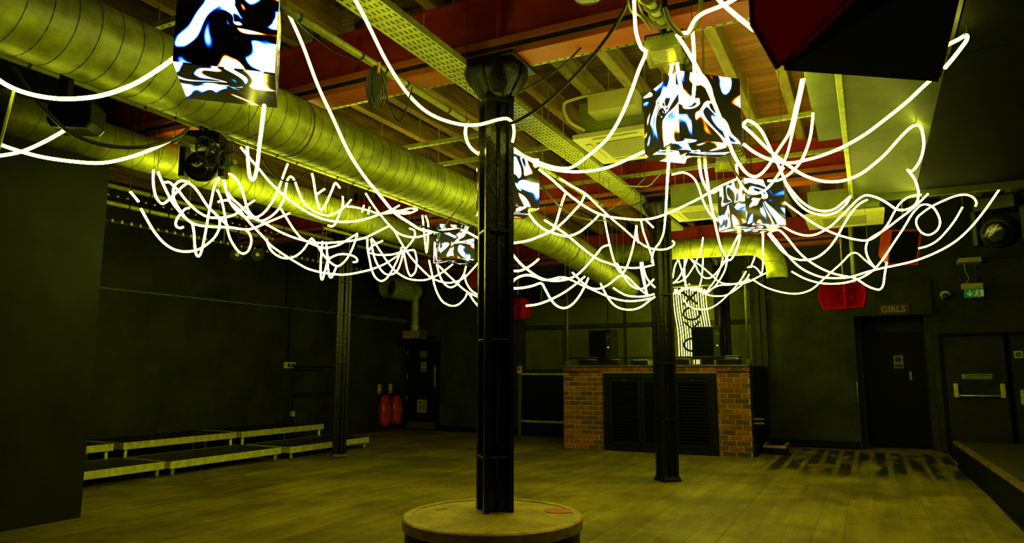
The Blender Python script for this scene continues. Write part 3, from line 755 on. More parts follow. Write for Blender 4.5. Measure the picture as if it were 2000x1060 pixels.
# washroom door in its lobby
d2 = door('door_2', -.05, .88, 15.25, 2.1, M['blackdoor'])
y = 15.213
s_ = MB().box(.41, .57, y-.004, y, 1.46, 1.70).build('door_sign', M['boxgreen'], d2)
MB().lathe([(.052, y-.007), (.052, y-.004)], (.49, 0, 1.62), 20, axis='Y').build('symbol', M['ink'], s_)
MB().box(.425, .555, y-.007, y-.004, 1.48, 1.53).build('print_line', M['ink'], s_)
MB().box(.655, .69, y-.016, y, 1.24, 1.40).build('lock_plate', M['steel'], d2)
t = thing('pull_handle', (-.16, YB-.02, 1.0), 'slim pull handle on the wall edge beside the washroom lobby', 'handle')
MB().sweep(crom([(-.225, YB, .84), (-.225, YB-.06, .86), (-.225, YB-.06, 1.19), (-.225, YB, 1.21)], 3), .011, 6).build('grip', M['steel'], t, smooth=True)
t = thing('room_sign', (.42, YB-.08, 2.45), 'small brown sign with gold letters reading GIRLS over the washroom door', 'sign')
MB().box(.215, .70, YB-.085, YB-.07, 2.42, 2.60).build('sign_board', M['brown'], t)
text('lettering', 'GIRLS', .155, M['goldink'], t, (.44, YB-.087, 2.505), bold=.002)
# double exit doors
def exit_leaf(name, x0, x1, dz):
    d = door(name, x0, x1, YB, 2.0, M['wall'])
    y = YB-.036; z = 1.02+dz
    for x in (x0+.14, x1-.09):
        MB().bbox(x-.035, x+.035, y-.075, y, z-.06, z+.18, .012).build('bar_bracket', M['alu'], d)
    MB().sweep([(x0+.16, y-.055, z-.03), (x1-.10, y-.055, z-.03)], .015, 8).build('push_bar', M['alu'], d, smooth=True)
    s_ = MB().box(x0+.24, x1-.22, y-.004, y, z+.25, z+.335).build('door_sign', M['ivory'], d)
    MB().box(x0+.247, x1-.227, y-.006, y-.003, z+.257, z+.328).build('sign_field', M['green'], s_)
    text('lettering', 'Push bar to open', .062, M['ivory'], s_, ((x0+x1)/2+.035, y-.0075, z+.292), depth=.001, sx=.80)
    MB().box(x0+.255, x0+.29, y-.008, y-.005, z+.265, z+.32).build('pictogram', M['ivory'], s_)
    return d
exit_leaf('door_3', 1.16, 2.06, 0); d4 = exit_leaf('door_4', 2.10, 3.0, -.10)
s_ = MB().box(2.17, 2.30, YB-.04, YB-.036, 1.62, 1.74).build('door_sign', M['ivory'], d4)
MB().lathe([(.042, YB-.043), (.042, YB-.040)], (2.235, 0, 1.68), 18, axis='Y').build('symbol', M['green'], s_)
# hanging exit sign, dome camera
e0 = ony(1878, 553, 14.1); sc = 14.1/12.0
t = thing('exit_sign', (1.66, 14.1, 2.62), 'green hanging exit sign with down arrow and running figure', 'sign')
a = ony(1877, 554, 14.1); c = ony(1922, 580, 14.1); z1, z0 = a.z, c.z; x0, x1 = a.x, c.x; zm = z1-.095
MB().bbox(x0, x1, 14.06, 14.14, zm, z1, .008).build('housing', M['ivory'], t)
MB().box(x0+.03, x1, 14.095, 14.105, z0, zm).build('sign_panel', M['exitgreen'], t)
xm = x0+.03+(x1-x0)*.27; zc_ = (z0+zm)/2; yf = 14.092
MB().prism([(-.012, .055), (.012, .055), (.012, -.005), (.045, .015), (.045, -.01), (0, -.055), (-.045, -.01), (-.045, .015), (-.012, -.005)], .004, ((xm, yf-.002, zc_), (1,0,0), (0,0,1), (0,1,0))).build('arrow', M['signink'], t)
xr = x0+.03+(x1-x0)*.68
b = MB(); b.box(xr+.02, xr+.07, yf, yf+.003, zc_-.055, zc_+.055); b.lathe([(.014, yf), (.014, yf+.003)], (xr-.02, 0, zc_+.045), 12, axis='Y')
b.obox((xr-.025, yf+.0015, zc_+.005), .03, .003, .06, 0, 0, .3).obox((xr-.05, yf+.0015, zc_-.035), .022, .003, .055, 0, 0, .8).obox((xr-.008, yf+.0015, zc_-.04), .018, .003, .05, 0, 0, -.4).obox((xr-.03, yf+.0015, zc_+.018), .075, .003, .012, 0, .0, .2)
b.build('running_figure', M['signink'], t)
p0, p1 = ony(1872, 510, 14.1), ony(1917, 510, 14.1)
MB().bbox(p0.x, p1.x, 14.05, YB, p0.z-.03, p0.z+.05, .006).build('bracket', M['ivory'], t)
MB().sweep(crom([(p0.x+.08, 14.1, p0.z-.03), (p0.x+.09, 14.1, p0.z-.2), (p0.x+.13, 14.1, p0.z-.3), (x0+.07, 14.1, z1)], 4), .007, 6).build('suspension_cord', M['ivory'], t, smooth=True)
MB().sweep([(x1-.09, 14.1, p0.z-.03), (x1-.09, 14.1, z1)], .003, 6).build('suspension_wire', M['dimsteel'], t)
MB().sweep(crom([(p1.x, 14.38, p0.z+.03), (p1.x+.3, 14.38, p0.z+.035), (p1.x+.6, 14.38, p0.z), (p1.x+1.6, 14.38, p0.z+.04)], 4), .010, 6).build('supply_cable', M['dimsteel'], t, smooth=True)
t = thing('dome_camera', (1.25, 14.3, 2.72), 'small white dome camera left of the exit sign', 'camera')
MB().lathe([(.03, 14.39), (.075, 14.38), (.08, 14.33), (.072, 14.30)], (1.26, 0, 2.725), 20, axis='Y').build('base', M['cream'], t)
MB().lathe([(.06, 14.31), (.055, 14.28), (.035, 14.26), (.005, 14.252)], (1.265, 0, 2.70), 20, axis='Y').build('dome', M['ink'], t, smooth=True)

# ================================================================ STAGE at the right, step by the booth
t = thing('corner_stage', (1.1, 9, 0), 'low stage with a worn timber edge at the right', 'stage')
x_at = lambda y: 1.03+(12.26-y)*.0245
pl = [(x_at(12.26)+.0, 12.26), (5.9, 12.26), (5.9, 1.6), (x_at(1.6), 1.6)]
MB().rings([[(x+.02 if x < 3 else x, y, z) for x, y in pl] for z in (0, .36)], True, True).build('stage_front', M['matblack'], t)
MB().rings([[(x, y, z) for x, y in pl] for z in (.36, .385)], True, True).build('stage_top', M['stagewood'], t)
b = MB(); b.rings([[(x_at(12.28)-.015, 12.28, z) for z in (.352, .396)] + [(x_at(12.28)+.045, 12.28, z) for z in (.396, .352)], [(x_at(1.6)-.015, 1.6, z) for z in (.352, .396)] + [(x_at(1.6)+.045, 1.6, z) for z in (.396, .352)]], True, True); b.build('edge_batten', M['edgewood'], t)
t = thing('wooden_step', (-1.55, 13.25, 0), 'small wooden step beside the brick booth', 'step')
MB().box(-1.72, -1.34, 12.85, 13.5, .11, .155).build('tread', M['rim'], t, bevel=.003)
MB().box(-1.68, -1.40, 12.92, 13.45, .155, .159).build('grip_pad', M['blackpaint'], t)
MB().box(-1.70, -1.36, 12.88, 13.48, 0, .11).build('riser_box', M['blackpaint'], t)
t = thing('pipe_clamp', (-1.66, 12.30, .62), 'pair of small steel pipe clamps on the right side of the brick booth', 'clamp')
for z in (.62, .55): MB().obox((-1.70, 12.36, z), .16, .10, .03, .5).build('clamp_jaw', M['steel'], t, bevel=.004)
# ================================================================ HEATER, COVERS, GATE
t = thing('wall_heater', (-9.5, 13.98, 2.2), 'small sticker covered box under the downpipe above the back corner door', 'box')
MB().bbox(-9.70, -9.22, 13.45, 13.75, 2.16, 2.34, .01).build('casing', M['stickers'], t)
MB().box(-9.22, -9.14, 13.45, 13.6, 2.18, 2.33).build('end_cap', M['dimsteel'], t)
MB().box(-9.66, -9.26, 13.75, 14.4, 2.20, 2.24).build('wall_bracket', M['blackpaint'], t)
MB().box(-9.66, -9.50, 13.444, 13.45, 2.17, 2.20).build('orange_label', M['orange'], t)
def cover(y, w_, ztop, zbot, lab):
    t = thing('extinguisher_cover', (XL+.12, y, zbot), lab, 'cover', 'red covers by the back corner door')
    rr = []
    for k in range(9):
        f = k/8; z = ztop+(zbot-ztop)*f; ring = []
        hw = w_*(.62+.38*min(1, f*2.6))*(1+.06*math.sin(f*5)); dp = .05+.09*min(1, f*2)
        for j in range(16):
            a = 2*math.pi*j/16; r_ = 1+.10*math.sin(5*a+f*2)
            ring.append((XL+.125+dp*r_*math.cos(a), y+hw*r_*math.sin(a), z+(.03*math.sin(3*a) if k == 8 else 0)))
        rr.append(ring)
    MB().rings(rr, True, True).build('cover_skin', M['redcloth'], t, smooth=True)
    MB().sweep([(XL+.01, y, ztop+.03), (XL+.125, y, ztop+.02), (XL+.125, y, ztop-.04)], .02, 8).build('neck', M['blackpaint'], t)
    b = MB(); b.sweep([(XL+.26, y-.02, ztop-.12), (XL+.275, y+.02, ztop-.35), (XL+.27, y-.03, ztop-.65)], .018, 5); b.build('hose', M['edgewood'], t, smooth=True)
cover(13.62, .19, .84, .16, 'red draped cover on the left wall, left of the pair by the corner door')
cover(14.06, .17, .83, .18, 'red draped cover in the corner, right of the pair by the door')
for y, l in ((13.55, 'left of two small orange and white signs above the red covers'), (13.98, 'right of two small orange and white signs above the red covers')):
    t = thing('wall_notice', (XL, y, .88), l, 'sign', 'small notices over the red covers')
    MB().box(XL, XL+.006, y-.06, y+.06, .88, 1.10).build('plate', M['ivory'], t)
    MB().box(XL+.006, XL+.009, y-.052, y+.052, 1.03, 1.095).build('orange_band', M['orange'], t)
    MB().box(XL+.006, XL+.009, y-.04, y+.04, .90, .93).build('print_line', M['ink'], t)
t = thing('side_gate', (-6.2, 14.2, 0), 'black panelled gate with light rails left of the brick booth', 'gate')
MB().box(-6.98, -6.90, 14.05, 14.13, 0, 1.55).build('gate_post', M['ledge'], t)
MB().box(-5.30, -5.22, 14.05, 14.13, 0, 1.40).build('gate_post', M['ledge'], t)
MB().box(-6.90, -5.30, 14.06, 14.12, 1.32, 1.36).build('top_rail', M['galv'], t)
MB().box(-6.90, -5.30, 14.06, 14.12, .30, .345).build('bottom_rail', M['galv'], t)
MB().box(-6.90, -5.30, 14.075, 14.105, .345, 1.32).build('gate_panel', M['blackdoor'], t)
MB().box(-6.72, -5.36, 14.06, 14.076, .45, 1.22).build('raised_panel', M['blackpaint'], t)
MB().box(-6.95, -5.25, 14.07, 14.11, .02, .30).build('kick_board', M['blackpaint'], t)
t = thing('call_point', (-6.93, 14.04, 1.38), 'small red and white call plate on the post of the gate', 'sign')
MB().box(-6.99, -6.89, 14.035, 14.05, 1.36, 1.50).build('plate', M['cream'], t)
MB().box(-6.97, -6.91, 14.031, 14.035, 1.42, 1.48).build('red_button', M['redmatt'], t)
for x, l in ((-4.86, 'small yellowed notice on the back wall over the booth, left one'), (-4.50, 'small yellowed notice on the back wall over the booth, right one')):
    c = ony(1094 if x < -4.7 else 1225, 628 if x < -4.7 else 624, YB)
    t = thing('wall_notice', c, l, 'sign', 'notices over the booth')
    MB().box(c.x-.05, c.x+.07, YB-.008, YB, c.z-.04, c.z+.03).build('plate', M['ivory'], t)
    MB().box(c.x-.03, c.x+.05, YB-.011, YB-.008, c.z-.02, c.z-.008).build('print_line', M['ink'], t)
t = thing('wall_speaker', (-6.6, 14.1, 2.9), 'black boxed speaker on the back wall just right of the front column', 'speaker')
a, c = ony(1012, 558, 14.0), ony(1058, 590, 14.0)
MB().bbox(a.x-.12, c.x, 14.0, YB, c.z, a.z+.04, .01).build('cabinet', M['wallback'], t)
MB().bbox(a.x-.08, c.x-.05, 13.985, 14.0, c.z+.04, a.z-.0, .004).build('grille', M['grille'], t)
MB().box(c.x-.012, c.x+.004, 13.99, 14.0, c.z, a.z+.03).build('edge_strip', M['galv'], t)
MB().box(c.x+.02, c.x+.10, 14.3, YB, c.z+.08, c.z+.16).build('junction_box', M['dimsteel'], t)

# ================================================================ RED HORN SPEAKERS
def horn(c, rz, rx, w_, h_, dp, lab, divider=True):
    """flared cabinet: six-sided mouth with a raised lip, recessed throat and a divider; mouth looks along -y of the thing"""
    t = thing('horn_speaker', c, lab, 'speaker', 'red horn speakers')
    t.rotation_euler = (rx, 0, rz)
    mouth = [(-.46, .5), (-.5, -.05), (-.40, -.5), (.42, -.46), (.48, 0), (.46, .5)]
    def ring(k, y, kx=1.0): return [Vector((u*w_*k*kx, y, v*h_*k)) for u, v in mouth]
    b = MB(); b.rings([ring(.93, -.012), ring(.95, -.02), ring(1.0, -.02), ring(1.0, .02), ring(.97, dp*.35), ring(.72, dp*.8), ring(.55, dp)], False, True); b.build('cabinet', M['redgloss'], t, local=True)
    b = MB(); b.rings([ring(.93, -.012), ring(.86, dp*.10), ring(.45, dp*.55), ring(.30, dp*.75)], False, True); b.build('throat', M['redgloss'], t, local=True)
    if divider:
        b = MB(); b.rings([[Vector((x, y, z)) for x, y in ((.03*w_, -.015), (.065*w_, -.015), (.10*w_, dp*.4), (.0, dp*.4))] for z in (-.44*h_, .46*h_)], True, True); b.build('divider', M['redgloss'], t, local=True)
    MB().box(-.12*w_, .12*w_, dp*.3, dp*.5, .5*h_*.9, .5*h_+.10).build('hanging_bracket', M['blackpaint'], t, local=True)
    return t
a, c = ony(1600, 555, 12.0), ony(1692, 603, 12.0)
horn(((a.x+c.x)/2, 12.0, (a.z+c.z)/2+.0), math.radians(-8), 0, .70, .40, .46, 'red horn speaker hanging on a pole left of the GIRLS sign')
a = ony(1003, 604, 12.6)
horn((a.x, 12.6, a.z), math.radians(-20), 0, .52, .42, .36, 'red horn speaker just right of the front column, above the gate', False)
t = thing('speaker_pole', (-.13, 11.98, 3.0), 'lit drop pole carrying the red horn speaker from the ceiling', 'pole')
pt = ony(1660, 436, 12.15); pb = ony(1664, 556, 12.15)
MB().sweep([(pt.x, 12.15, 4.1), (pt.x, 12.15, pb.z)], .032, 10).build('tube', M['galv'], t, smooth=True)
MB().box(pt.x-.07, pt.x+.07, 12.08, 12.22, pb.z-.02, pb.z+.02).build('mount_plate', M['galv'], t)
def wedge(c, rz, rx, w_, h_, dp, lab):
    t = thing('framed_speaker', c, lab, 'speaker', 'red framed speakers')
    t.rotation_euler = (rx, 0, rz)
    sec = [(-.5, .5), (-.5, -.5), (.5, -.5), (.5, .5)]
    R_ = lambda k, y: [Vector((u*w_*k, y, v*h_*k)) for u, v in sec]
    MB().rings([R_(.90, .012), R_(.92, -.012), R_(1, -.012), R_(1, .03), R_(.8, dp)], False, True).build('cabinet', M['redmatt'], t, local=True)
    MB().rings([R_(.91, .015), R_(.91, .03)], True, True).build('grille', M['grille'], t, local=True)
    MB().box(-.05, .05, dp*.4, dp*.6, .35*h_, .5*h_+.18).build('hanging_bracket', M['blackpaint'], t, local=True)
a = ony(1766, 483, 11.0)
wedge(tuple(a), math.radians(24), math.radians(22), .42, .50, .36, 'tilted red speaker with black front, right of the drop pole')
a = ony(905, 548, 13.3)
wedge(tuple(a), math.radians(-38), math.radians(8), .46, .46, .36, 'red speaker with black front, left of the front column below the beam')
# drop rods for the hung speakers
def rod(t, p, ztop):
    Mi = (Matrix.Translation(t.location) @ t.rotation_euler.to_matrix().to_4x4()).inverted()
    MB().sweep([Mi @ Vector(p), Mi @ Vector((p[0], p[1], ztop))], .012, 8).build('drop_rod', M['galv'], t, local=True, smooth=True)
for o in list(COL.objects):
    if o.name.startswith(('framed_speaker', 'horn_speaker')):
        q = o.location; rod(o, (q.x+.02, q.y+.16, q.z+.10), 4.479)
# the big one hanging close to the camera
def hull(pts):
    bm = bmesh.new()
    for p in pts: bm.verts.new(p)
    bmesh.ops.convex_hull(bm, input=bm.verts)
    bmesh.ops.delete(bm, geom=[v for v in bm.verts if not v.link_faces], context='VERTS')
    bmesh.ops.dissolve_limit(bm, angle_limit=math.radians(4), verts=bm.verts, edges=bm.edges)
    return bm
D = 2.4
A = at(1520, 134, D); Lp = at(1470, 48, D+.02); Lt = Lp+Vector((0, 0, .42)); B = at(1703, 128, 2.62); Cc = at(1838, 158, 2.7); Rp = at(1826, 45, 2.62); Rt = Rp+Vector((0, 0, .42))
An = onz(1690, -28, A.z); An2 = An+Vector((-.06, -.05, .15)); At = An2+Vector((0, 0, .42)); Cn = onz(1905, -120, A.z)
t = thing('horn_speaker', (float(A.x+.25), float(A.y-.2), float(A.z)), 'huge dark red horn speaker hanging close by at the upper right', 'speaker', 'red horn speakers')
bm = hull([A, Lp, Lt, B, Cc, Rp, Rt, An, An2, At, Cn, Cn+Vector((.02, 0, .55))])
bmesh.ops.bevel(bm, geom=bm.edges[:], offset=.012, segments=2, affect='EDGES')
me = bpy.data.meshes.new('cabinet'); bm.to_mesh(me); bm.free()
for v in me.vertices: v.co -= worg(t)
me.materials.append(M['redgloss']); o = meshobj('cabinet', me, t)
cen = (A+B+Cc+An+Cn)/5
bm = hull([p+(cen-p)*.06+Vector((0, 0, dz)) for p in (A, B, Cc, An, Cn) for dz in (-.012, .03)])
me = bpy.data.meshes.new('grille'); bm.to_mesh(me); bm.free()
for v in me.vertices: v.co -= worg(t)
me.materials.append(M['grille']); meshobj('grille', me, t)
lip = MB(); lip.sweep([Lt, Lp, A], .010, 6); lip.build('mouth_lip', M['redmatt'], t, smooth=True)
cc = cen+Vector((0, 0, .35))
MB().box(cc.x-.05, cc.x+.05, cc.y-.05, cc.y+.05, cc.z, 3.49).build('hanging_bracket', M['blackpaint'], t)

# ================================================================ CEILING SERVICES
def ac(x0, x1, y0, y1, zb, lab, grille=True):
    t = thing('ceiling_cassette', ((x0+x1)/2, (y0+y1)/2, zb), lab, 'air conditioner', 'ceiling cassette units')
    MB().bbox(x0, x1, y0, y1, zb, zb+.045, .008).build('fascia_panel', M['cream'], t)
    MB().box(x0+.05, x1-.05, y0+.05, y1-.05, zb+.045, zb+.33).build('casing', M['boxgreen'], t)
    ix, iy = (x1-x0)*.22, (y1-y0)*.22
    MB().box(x0+ix, x1-ix, y0+iy, y1-iy, zb-.006, zb).build('intake_filter', M['creamdk'], t)
    for (a, b_, c, d_) in ((x0+ix, x1-ix, y0+iy*.35, y0+iy*.65), (x0+ix, x1-ix, y1-iy*.65, y1-iy*.35), (x0+ix*.35, x0+ix*.65, y0+iy, y1-iy), (x1-ix*.65, x1-ix*.35, y0+iy, y1-iy)):
        MB().box(a, b_, c, d_, zb-.008, zb-.0).build('louvre_flap', M['cream'], t, bevel=.003)
    for (x, y) in ((x0+.1, y0+.1), (x1-.1, y0+.1), (x0+.1, y1-.1), (x1-.1, y1-.1)):
        MB().sweep([(x, y, zb+.3), (x, y, 4.28)], .005, 6).build('drop_rod', M['galv'], t)
    return t
t = ac(-2.16, -1.44, 5.40, 6.20, 3.37, 'cream cassette air conditioner right of the front column')
MB().bbox(-1.95, -1.55, 5.22, 5.45, 3.52, 3.68, .01).build('pump_box', M['cream'], t)
MB().sweep(crom([(-2.05, 5.42, 3.44), (-2.16, 5.34, 3.52), (-2.2, 5.32, 3.66), (-2.1, 5.32, 3.70), (-1.75, 5.32, 3.72)], 5), .014, 8).build('drain_pipe', M['cream'], t, smooth=True)
ac(-2.10, -1.40, 8.30, 8.98, 3.33, 'cream cassette air conditioner beside the middle column')
ac(-.62, .28, 9.36, 10.26, 3.32, 'cream cassette air conditioner beyond the soffit edge')
def strut(y, x0, x1, z, lab):
    t = thing('strut_channel', ((x0+x1)/2, y, z), lab, 'channel', 'strut channels under the joists')
    b = MB(); b.box(x0, x1, y-.022, y+.022, z-.003, z).box(x0, x1, y-.022, y-.019, z, z+.04).box(x0, x1, y+.019, y+.022, z, z+.04); b.build('channel', M['galv'], t)
    b = MB(); x = x0+.05
    while x < x1: b.box(x-.014, x+.014, y-.006, y+.006, z-.0045, z-.003); x += .075
    o = b.build('slots', M['ink'], t); o['kind'] = 'stuff'
    x = x0+.3
    while x < x1:
        MB().sweep([(x, y, z+.02), (x, y, 4.30)], .005, 6).build('drop_rod', M['galv'], t); x += 1.6
    return t
strut(5.06, -4.6, .1, 3.955, 'slotted strut channel just behind the front beam')
strut(6.35, -4.7, -2.75, 3.92, 'slotted strut channel left of the front column, second behind the front beam')
strut(6.75, -4.7, -2.75, 3.80, 'lower slotted strut channel left of the front column')
strut(6.95, -1.2, .0, 3.80, 'slotted strut channel under the boards beside the soffit')
strut(8.45, -4.6, -.1, 3.86, 'slotted strut channel in front of the middle beam')
strut(3.2, -4.9, -2.9, 3.95, 'slotted strut channel above the nearest screen cube')
# perforated cable tray
t = thing('cable_tray', (-2.7, 5.5, 3.69), 'wide perforated cable tray passing left of the front column', 'cable tray')
x0, x1, z = -2.80, -2.555, 3.67
b = MB(); b.box(x0, x1, 1.8, 11.2, z, z+.004).box(x0, x0+.003, 1.8, 11.2, z+.004, z+.05).box(x1-.003, x1, 1.8, 11.2, z+.004, z+.05); b.build('tray', M['galv'], t)
b = MB(); y = 1.9
while y < 11.1:
    for k in range(6):
        x = x0+.025+k*.038
        for dx, dy in ((0, 0), (.009, .0), (0, .022), (.009, .022)): b.box(x+dx, x+dx+.006, y+dy, y+dy+.016, z-.0012, z)
    y += .075
o = b.build('perforations', M['ink'], t); o['kind'] = 'stuff'
# lighting bars: a taped barrel beside the tray and the ladder truss along the left wall
def bar(x, z, y0, y1, r, lab, tapes=True, group='lighting bars'):
    t = thing('lighting_bar', (x, (y0+y1)/2, z), lab, 'bar', group)
    MB().sweep([(x, y0, z), (x, y1, z)], r, 12).build('barrel', M['galv'], t, smooth=True)
    if tapes:
        y = y0+.3; k = 0
        while y < y1:
            MB().sweep([(x, y-.012, z), (x, y+.012, z)], r+.002, 12).build('tape_band', M['tape'], t); y += .27 if k % 3 else .6; k += 1
    y = y0+.5
    while y < y1:
        MB().sweep([(x, y, z+r), (x, y, 4.479)], .006, 6).build('drop_rod', M['galv'], t); y += 2.3
    return t
bar(-3.03, 3.58, 1.6, 8.6, .026, 'taped lighting bar between the large duct and the perforated tray')
bar(-5.05, 3.50, 1.4, 8.9, .026, 'taped lighting bar between the two long ducts')
bar(-8.0, 3.61, 4.45, 13.0, .028, 'upper lighting bar along the left wall')
bar(-8.0, 3.40, 4.45, 7.7, .028, 'lower lighting bar along the left wall')
bar(-7.2, 3.62, 7.2, 13.2, .024, 'far lighting bar left of the thin duct', False)
bar(-6.9, 3.45, 7.6, 13.2, .024, 'far lighting bar just left of the left column', False)
t = thing('bulb_batten', (-8.0, 8.5, 3.17), 'slim perforated batten hung low along the left wall', 'batten')
MB().box(-8.02, -7.98, 4.42, 10.2, 3.165, 3.172).box(-8.02, -8.015, 4.42, 10.2, 3.172, 3.20).build('rail', M['wall'], t)
b = MB()
for k in range(46): b.lathe([(.016, 3.172), (.018, 3.195), (.010, 3.215)], (-8.0, 4.55+k*.122, 0), 8)
o = b.build('sockets', M['galv'], t); o['kind'] = 'stuff'
for y in (4.9, 6.8, 8.7): MB().sweep([(-8.0, y, 3.19), (-8.0, y, 3.59)], .004, 6).build('drop_wire', M['galv'], t)
t = thing('bulb_batten', (-8.0, 6.5, 3.5), 'slim perforated batten between the two bars on the left wall', 'batten')
MB().box(-7.95, -7.91, 4.42, 8.4, 3.49, 3.497).build('rail', M['blackpaint'], t)
b = MB()
for k in range(31): b.lathe([(.014, 3.468), (.018, 3.485), (.010, 3.49)], (-7.93, 4.55+k*.122, 0), 8)
o = b.build('sockets', M['galv'], t); o['kind'] = 'stuff'
for y in (5.0, 7.9): MB().sweep([(-7.93, y, 3.495), (-7.99, y, 3.6)], .004, 6).build('drop_wire', M['galv'], t)
# floodlight hung over the right cube, smaller one beyond
def flood(c, rz, tilt, w_, h_, lab, stem):
    t = thing('floodlight', c, lab, 'floodlight', 'square floodlights'); t.rotation_euler = (tilt, 0, rz)
    b = MB(); b.box(-w_/2, w_/2, -.02, .05, -h_/2, h_/2); b.build('housing', M['boxgreen'], t, local=True, bevel=.006)
    b = MB(); b.box(-w_/2, w_/2, -.028, -.02, h_/2-.03, h_/2).box(-w_/2, w_/2, -.028, -.02, -h_/2, -h_/2+.03).box(-w_/2, -w_/2+.03, -.028, -.02, -h_/2+.03, h_/2-.03).box(w_/2-.03, w_/2, -.028, -.02, -h_/2+.03, h_/2-.03); b.build('bezel', M['steel'], t, local=True)
    MB().box(-w_/2+.03, w_/2-.03, -.023, -.02, -h_/2+.03, h_/2-.03).build('front_glass', M['lens'], t, local=True)
    for k in range(7): MB().box(-w_/2+.02+k*(w_-.05)/6, -w_/2+.03+k*(w_-.05)/6, .05, .085, -h_/2+.02, h_/2-.02).build('cooling_fin', M['boxgreen'], t, local=True)
    b = MB(); b.sweep([(-w_/2-.012, .02, 0), (-w_/2-.012, .16, 0), (w_/2+.012, .16, 0), (w_/2+.012, .02, 0)], .009, 6); b.build('yoke', M['blackpaint'], t, local=True)
    b = MB(); b.sweep([(0, .16, 0), (0, .16+stem, 0)], .018, 8); b.build('stem', M['blackpaint'], t, local=True)
c = at(1296, 104, 4.5); flood(tuple(c), math.radians(4), math.radians(76), .22, .20, 'square floodlight hanging above the right screen cube', .42)
c = at(1416, 320, 6.6); flood(tuple(c), math.radians(20), math.radians(66), .17, .16, 'small square floodlight behind and below the right screen cube', .35)
# lit rigging barrel to which floodlight and tubes are tied
t = thing('lighting_bar', (-1.03, 4.8, 3.62), 'cable wrapped lighting bar above the right screen cube', 'bar', 'lighting bars')
xb = -1.06
MB().sweep([(xb, 2.4, 3.64), (xb, 7.6, 3.64)], .030, 12).build('barrel', M['galv'], t, smooth=True)
b = MB(); helix(b, [(xb, 2.6, 3.64), (xb, 7.4, 3.64)], .040, .11, .013, 14); b.build('wrapped_cable', M['greycable'], t, smooth=True)
for y in (3.1, 5.6, 7.3): MB().sweep([(xb, y, 3.66), (xb, y, 4.28)], .007, 6).build('drop_rod', M['galv'], t)
# moving heads and spots
def moving_head(c, s, rz, tilt, lab):
    t = thing('moving_head', c, lab, 'stage light', 'moving head lights'); t.rotation_euler = (0, 0, rz)
    MB().bbox(-.16*s, .16*s, -.13*s, .13*s, .17*s, .29*s, .02*s).build('base', M['blackpaint'], t, local=True)
    for x in (-1, 1):
        MB().bbox(x*.17*s-.025*s, x*.17*s+.025*s, -.06*s, .06*s, -.10*s, .20*s, .012*s).build('yoke_arm', M['blackpaint'], t, local=True)
    R_ = Matrix.Rotation(tilt, 4, 'X')
    b = MB(); b.lathe([(.03*s, .15*s), (.10*s, .13*s), (.135*s, .05*s), (.135*s, -.06*s), (.115*s, -.13*s), (.10*s, -.14*s)], (0, 0, 0), 20, axis='Y'); b.tri3(R_); b.build('lamp_head', M['blackpaint'], t, local=True, smooth=True)
    b = MB(); b.lathe([(.097*s, -.142*s), (.06*s, -.155*s), (.004*s, -.16*s)], (0, 0, 0), 20, axis='Y'); b.tri3(R_); b.build('front_lens', M['headlens'], t, local=True, smooth=True)
    b = MB(); b.sweep([(0, 0, .29*s), (0, 0, .29*s+.12)], .02, 8); b.build('hook_clamp', M['blackpaint'], t, local=True)
c = at(398, 325, 5.6); moving_head(tuple(c), .92, .5, .35, 'black moving head light under the large duct on the left')
c = at(1955, 452, 8.6); moving_head(tuple(c), 1.5, -.4, .2, 'large black moving head at the far right above the exit doors')
for px, l in ((463, 'left one of two small black spotlights on the left wall batten'), (503, 'right one of two small black spotlights on the left wall batten')):
    c = onx(px, 497, -7.9); t = thing('spotlight', c, l, 'stage light', 'small spotlights'); 
    dv = (C0-c).normalized(); R_ = dv.to_track_quat('-Y', 'Z').to_matrix().to_4x4()
    b = MB(); b.lathe([(.02, .16), (.07, .15), (.085, .05), (.085, -.07), (.09, -.075)], (0,0,0), 18, axis='Y'); b.tri3(R_); b.build('can', M['blackpaint'], t, local=True)
    b = MB(); b.lathe([(.08, -.068), (.05, -.074), (.003, -.076)], (0,0,0), 18, axis='Y'); b.tri3(R_); b.build('lens', M['lens'], t, local=True, smooth=True)
    b = MB(); b.sweep([(-.1, 0, 0), (-.1, 0, .14), (.1, 0, .14), (.1, 0, 0)], .008, 6); b.sweep([(0, 0, .14), (0, 0, 3.38-c.z)], .012, 6); b.build('yoke', M['blackpaint'], t, local=True)
# small fixture box by the moving head, black speakers on the left
t = thing('batten_light', (-4.75, 3.9, 3.30), 'flat grey light panel beside the left moving head', 'light panel')
a, c = at(352, 272, 5.4), at(425, 288, 5.8)
MB().obox(((a+c)/2), .36, .16, .05, math.radians(70)).build('panel_body', M['boxgreen'], t, bevel=.006)
MB().obox(((a+c)/2)-Vector((0,0,.03)), .30, .11, .012, math.radians(70)).build('diffuser', M['creamdk'], t)
c = (a+c)/2; MB().sweep([(c.x, c.y, c.z+.02), (c.x, c.y, 4.28)], .01, 6).build('drop_rod', M['blackpaint'], t)
def black_speaker(c, rz, w_, h_, dp, lab):
    t = thing('hanging_speaker', c, lab, 'speaker', 'black hanging speakers', rz)
    oc = [(-.5, .3), (-.38, .5), (.38, .5), (.5, .3), (.5, -.3), (.38, -.5), (-.38, -.5), (-.5, -.3)]
    R_ = lambda k, y: [Vector((u*w_*k, y, v*h_*k)) for u, v in oc]
    MB().rings([R_(.97, -dp/2), R_(1, -dp/2+.02), R_(1, dp*.2), R_(.75, dp/2)], True, True).build('cabinet', M['blackpaint'], t, local=True)
    MB().rings([R_(.90, -dp/2-.008), R_(.92, -dp/2)], True, True).build('grille', M['grille'], t, local=True)
    MB().box(-.13, -.07, -.03, .03, h_/2-.02, 4.28-c[2]).build('hanging_bracket', M['blackpaint'], t, local=True)
